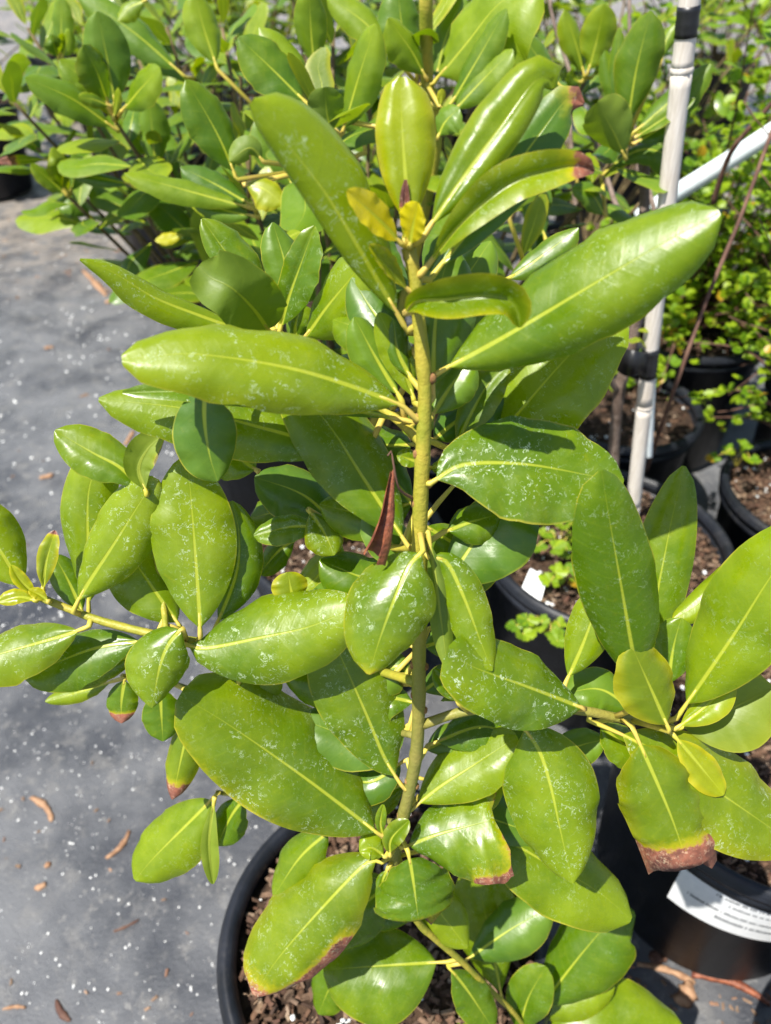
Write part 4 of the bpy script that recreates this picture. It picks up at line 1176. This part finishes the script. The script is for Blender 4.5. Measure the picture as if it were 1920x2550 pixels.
# ------------------------------------------------------------------ tags, label, weeds
def slab(name, corners, thick, mat, parent=None, label=None, cat=None):
    c = [Vector(x) for x in corners]
    n = (c[1] - c[0]).cross(c[3] - c[0]).normalized()
    if n.dot(CAMV - c[0]) < 0: n = -n
    bm = bmesh.new()
    vs = [bm.verts.new(x) for x in c] + [bm.verts.new(x - n * thick) for x in c]
    for q in ((0, 1, 2, 3), (7, 6, 5, 4), (0, 4, 5, 1), (1, 5, 6, 2), (2, 6, 7, 3), (3, 7, 4, 0)): bm.faces.new([vs[i] for i in q])
    bmesh.ops.recalc_face_normals(bm, faces=bm.faces)
    V = [v.co.copy() for v in bm.verts]; bm.verts.index_update(); F = [tuple(v.index for v in f.verts) for f in bm.faces]; bm.free()
    o = mesh_obj(name, V, F, mat, parent, c[0], smooth=False)
    if label: tag(o, label, cat)
    return o
t0 = PZ(1128, 1282, RIM - .012)
tg = slab('plant_tag', [PZ(1126, 1274, RIM - .014), PZ(1168, 1299, RIM - .014), P(1182, 1248, 70.5), P(1146, 1228, 71.5)], .0012, M['white'], None, 'small white plastic plant tag stuck in the mulch of the stake pot', 'plant tag')
for k in range(3):
    a = .25 + .2 * k
    def q4(u, v):
        c = [PZ(1126, 1274, RIM - .014), PZ(1168, 1299, RIM - .014), P(1182, 1248, 70.5), P(1146, 1228, 71.5)]
        return c[0].lerp(c[1], u).lerp(c[3].lerp(c[2], u), v) + Vector((0, -.0012, .0012))
    slab('print_line', [q4(.2, a), q4(.75 - .12 * k, a), q4(.75 - .12 * k, a + .06), q4(.2, a + .06)], .0003, M['ink'], tg)
# printed sticker wrapped on the lower right pot
def sticker():
    cx, cy, r, h = 0.405, 0.440, 0.155, RIM + 0.01
    rb = r * .84
    def wall_r(z): return rb + (r * .955 - rb) * (z - .006) / (h - .036 - .006)
    def wall(ang, z, off):
        rr = wall_r(z) + off
        return Vector((cx + rr * math.cos(ang), cy + rr * math.sin(ang), z))
    d = ray(1578, 1962)                                   # where the sticker's middle lies on the wall
    sc = .4
    while math.hypot(d.x * sc - cx, d.y * sc - cy) > wall_r(CAM_H + d.z * sc) and sc < 1: sc += .001
    hit = CAMV + d * sc
    ac = math.atan2(hit.y - cy, hit.x - cx) % (2 * math.pi)
    A0, A1, Z0, Z1 = ac - .36, ac + .46, hit.z - .052, hit.z + .050
    V, F = [], []
    n, m = 24, 6
    for off in (.0012, .0004):
        for j in range(m + 1):
            for i in range(n + 1):
                V.append(wall(A0 + (A1 - A0) * i / n, Z0 + (Z1 - Z0) * j / m + .006 * (i / n - .5), off))
    w = n + 1
    for j in range(m):
        for i in range(n):
            a = j * w + i; F.append((a, a + 1, a + w + 1, a + w))
    lab = mesh_obj('sticker', V, F, M['white'], POTS['lower'], (cx, cy, 0))
    lab['label'] = 'white printed sticker'
    rg = random.Random(4)
    V, F = [], []
    for row, (fz, u0, u1, hh) in enumerate(((.80, .20, .98, .0060), (.66, .30, .93, .0050), (.54, .42, .9, .0044), (.36, .12, .95, .0056), (.20, .38, .86, .0070))):
        z = Z0 + (Z1 - Z0) * fz
        u = u0
        while u < u1:
            du = rg.uniform(.006, .018)
            if rg.random() < .84:
                b = len(V)
                for (uu, zz) in ((u, z), (u + du * .8, z), (u + du * .8, z + hh * rg.uniform(.6, 1)), (u, z + hh * rg.uniform(.6, 1))):
                    V.append(wall(A0 + (A1 - A0) * uu, zz + .006 * (uu - .5), .0016))
                F.append((b, b + 1, b + 2, b + 3))
            u += du
    mesh_obj('print', V, F, M['ink'], lab, (cx, cy, 0), smooth=False)
sticker()

WEED_V = []
def weed_leaf_mesh():
    V, F = [Vector((0, 0, 0))], []
    n = 26
    for i in range(n + 1):
        a = R(-125) + R(250) * i / n
        r = .38 + .62 * abs(math.cos(a * 1.5)) ** .8 + .09 * math.cos(a * 9)
        V.append(Vector((math.sin(a) * r * .62, .45 + math.cos(a) * r * .55, .06 * math.cos(a * 3))))
    for i in range(1, n + 1): F.append((0, i, i + 1))
    me = bpy.data.meshes.new('leaf'); me.from_pydata([tuple(v) for v in V], [], F); me.materials.append(M['small']); return me
WEED = weed_leaf_mesh()
def weed(fx, fy, spots, label, seed, size=.014):
    rg = random.Random(seed)
    b = PZ(fx, fy, RIM - .02)
    root = empty('lobed_weed', b, label, 'weed', 'small weeds in the pots')
    WLOC[root.name] = b.copy()
    for (x, y) in spots:
        tip = PZ(x, y, RIM + rg.uniform(0.0, .03))
        mid = b.lerp(tip, .5) + Vector((0, 0, .02))
        tube('stalk', [b, mid, tip], .0009, .0006, M['petiole'], root, n=8, sides=5)
        for k in range(3):
            a = rg.uniform(0, 6.28) + k * 2.1
            put_leaf(root, WEED, tip, Vector((math.cos(a), math.sin(a), rg.uniform(0, .35))), Vector((0, -.3, 1)), size * rg.uniform(.8, 1.2))
weed(1205, 1200, [(1180, 1150), (1215, 1135), (1240, 1160), (1225, 1190), (1195, 1185), (1160, 1180), (1240, 1125)], 'lobed bright green weed beside the white tag', 1, .017)
weed(1215, 1262, [(1200, 1238), (1228, 1235), (1242, 1258), (1190, 1255)], 'tiny lobed weed close to the white tag', 2, .016)
weed(1180, 1372, [(1115, 1352), (1140, 1340), (1165, 1350), (1190, 1365), (1205, 1385), (1130, 1370), (1210, 1355)], 'lobed weed hanging over the rim of the stake pot', 3, .014)
weed(1590, 1010, [(1570, 975), (1600, 960), (1540, 990), (1620, 990)], 'sprouting weed at the back of the stake pot', 5, .016)

# ------------------------------------------------------------------ litter on the fabric
def litter(name, fx0, fy0, fx1, fy1, wdt, label, mat, seed, grp='bark and leaf scraps on the fabric', cat='debris', z=.004):
    rg = random.Random(seed)
    a, b = PZ(fx0, fy0, -.006), PZ(fx1, fy1, -.006)
    a.z, b.z = gz(a.x, a.y) + .0005, gz(b.x, b.y) + .0005
    n = 8
    V, F = [], []
    d = (b - a); s = d.cross(Vector((0, 0, 1))).normalized()
    bend = rg.uniform(-.14, .14) * d.length
    for i in range(n + 1):
        t = i / n
        c = a.lerp(b, t) + s * bend * math.sin(math.pi * t)
        w = wdt * (.35 + .65 * math.sin(math.pi * (.08 + .84 * t))) * rg.uniform(.65, 1.2)
        hh = .35 * wdt * rg.uniform(.6, 1.3) + .001
        V += [c + s * w, c + s * w * .6 + Vector((0, 0, hh)), c - s * w * .5 + Vector((0, 0, hh * rg.uniform(.5, 1.2))), c - s * w, c + Vector((0, 0, -.002))]
    for i in range(n):
        for k in range(5):
            k2 = (k + 1) % 5
            F.append((i * 5 + k, i * 5 + k2, (i + 1) * 5 + k2, (i + 1) * 5 + k))
    F += [(4, 3, 2, 1, 0), tuple(n * 5 + k for k in range(5))]
    o = mesh_obj(name, V, F, mat, None, a)
    return tag(o, label, cat, grp)
litter('bark_scrap', 68, 1722, 112, 1772, .006, 'bent tan bark scrap on the fabric', M['dry'], 1)
litter('bark_scrap', 228, 1852, 278, 1792, .0048, 'straight brown bark sliver on the fabric beside the front pot', M['dry'], 2)
litter('bark_scrap', 150, 2205, 120, 2160, .004, 'short dark bark scrap', M['twig'], 3)
litter('twig_piece', 5, 2180, 55, 2176, .0025, 'pale short twig at the edge of the fabric', M['dry'], 4)
litter('twig_piece', 245, 2012, 300, 1985, .002, 'thin curved dark twig on the fabric', M['twig'], 5)
litter('dry_leaf_scrap', 74, 1918, 98, 1908, .006, 'rounded rusty leaf scrap on the fabric', M['dry'], 6)
litter('dry_leaf_scrap', 95, 1872, 108, 1862, .005, 'small yellowish scrap on the fabric', M['dry'], 7)
litter('dry_leaf_scrap', 228, 655, 262, 648, .016, 'tan leaf scrap in the middle of the aisle', M['dry'], 8)
litter('dry_leaf_scrap', 85, 1032, 115, 1024, .010, 'tan scrap on the aisle fabric', M['dry'], 9)
litter('dry_leaf_scrap', 270, 960, 288, 930, .008, 'narrow brown leaf scrap by the low leaves', M['dry'], 10)
litter('bark_scrap', 180, 585, 230, 640, .012, 'long brown scrap in the gritty strip', M['dry'], 11)
litter('dry_leaf_scrap', 95, 752, 115, 748, .010, 'small orange-tan leaf scrap', M['dry'], 12)
litter('bark_scrap', 1376, 2084, 1502, 2122, .0052, 'pale split twig lying by the stickered pot', M['dry'], 13)
litter('bark_scrap', 1495, 2105, 1662, 2170, .0075, 'thick reddish bark strip lying by the stickered pot', M['dead'], 14)
litter('dry_leaf_scrap', 1465, 2170, 1490, 2120, .012, 'dry brown leaf beside the reddish bark strip', M['dry'], 15)
litter('dry_leaf_scrap', 1405, 2075, 1440, 2062, .010, 'dark leaf scrap in the shade of the stickered pot', M['twig'], 16)
litter('twig_piece', 1380, 2150, 1445, 2185, .003, 'thin dark twig in the shade of the stickered pot', M['twig'], 17)
def ground_grit():
    rg = random.Random(77)
    sp, ch = [], []
    n = 0
    while n < 1500:
        fx, fy = rg.uniform(-60, 640), rg.uniform(420, 2300)
        p = PZ(fx, fy, .001)
        dens = .25 + .75 * (mnoise.noise(Vector((p.x * 6, p.y * 4, 1))) > .05)
        if fy > 1600 and fx < 330: dens *= 1.0
        elif fy > 1400: dens *= .35
        if rg.random() > dens: continue
        if (Vector((p.x, p.y)) - Vector(MAIN)).length < .15: continue
        p.z = gz(p.x, p.y) + .0004
        sp.append((p, rg.choice((.0005, .0007, .0009, .0012, .0018)) * (1.0 if fy > 1500 else 2.3 if fy < 1150 else 1.6))); n += 1
    V, F = grains(sp, rg)
    tag(mesh_obj('perlite_grains', V, F, M['perlite'], None, (0, 0, 0), smooth=False), 'scattered white perlite grains on the fabric', 'grit', kind='stuff')
    V, F = [], []
    for _ in range(170):
        fx, fy = rg.uniform(-60, 520), rg.uniform(400, 2300) if rg.random() < .45 else rg.uniform(400, 640)
        p = PZ(fx, fy, .002)
        if (Vector((p.x, p.y)) - Vector(MAIN)).length < .16: continue
        cv, cf = chips(rg, 1, p.x, p.y, .0001, gz(p.x, p.y) + .0006, .007 if fy > 900 else .016, lift=.001)
        b = len(V); V += cv; F += [tuple(b + i for i in f) for f in cf]
    for _ in range(160):
        fx, fy = rg.uniform(1300, 1720), rg.uniform(2000, 2300)
        p = PZ(fx, fy, .002)
        if any((Vector((p.x, p.y)) - Vector(c)).length < .14 for c in ((.405, .440), (.432, .108), MAIN)): continue
        cv, cf = chips(rg, 1, p.x, p.y, .0001, gz(p.x, p.y) + .0006, .007, lift=.001)
        b = len(V); V += cv; F += [tuple(b + i for i in f) for f in cf]
    tag(mesh_obj('litter_chips', V, F, M['debris'], None, (0, 0, 0), smooth=False), 'small brown chips of litter scattered over the fabric', 'litter', kind='stuff')
ground_grit()
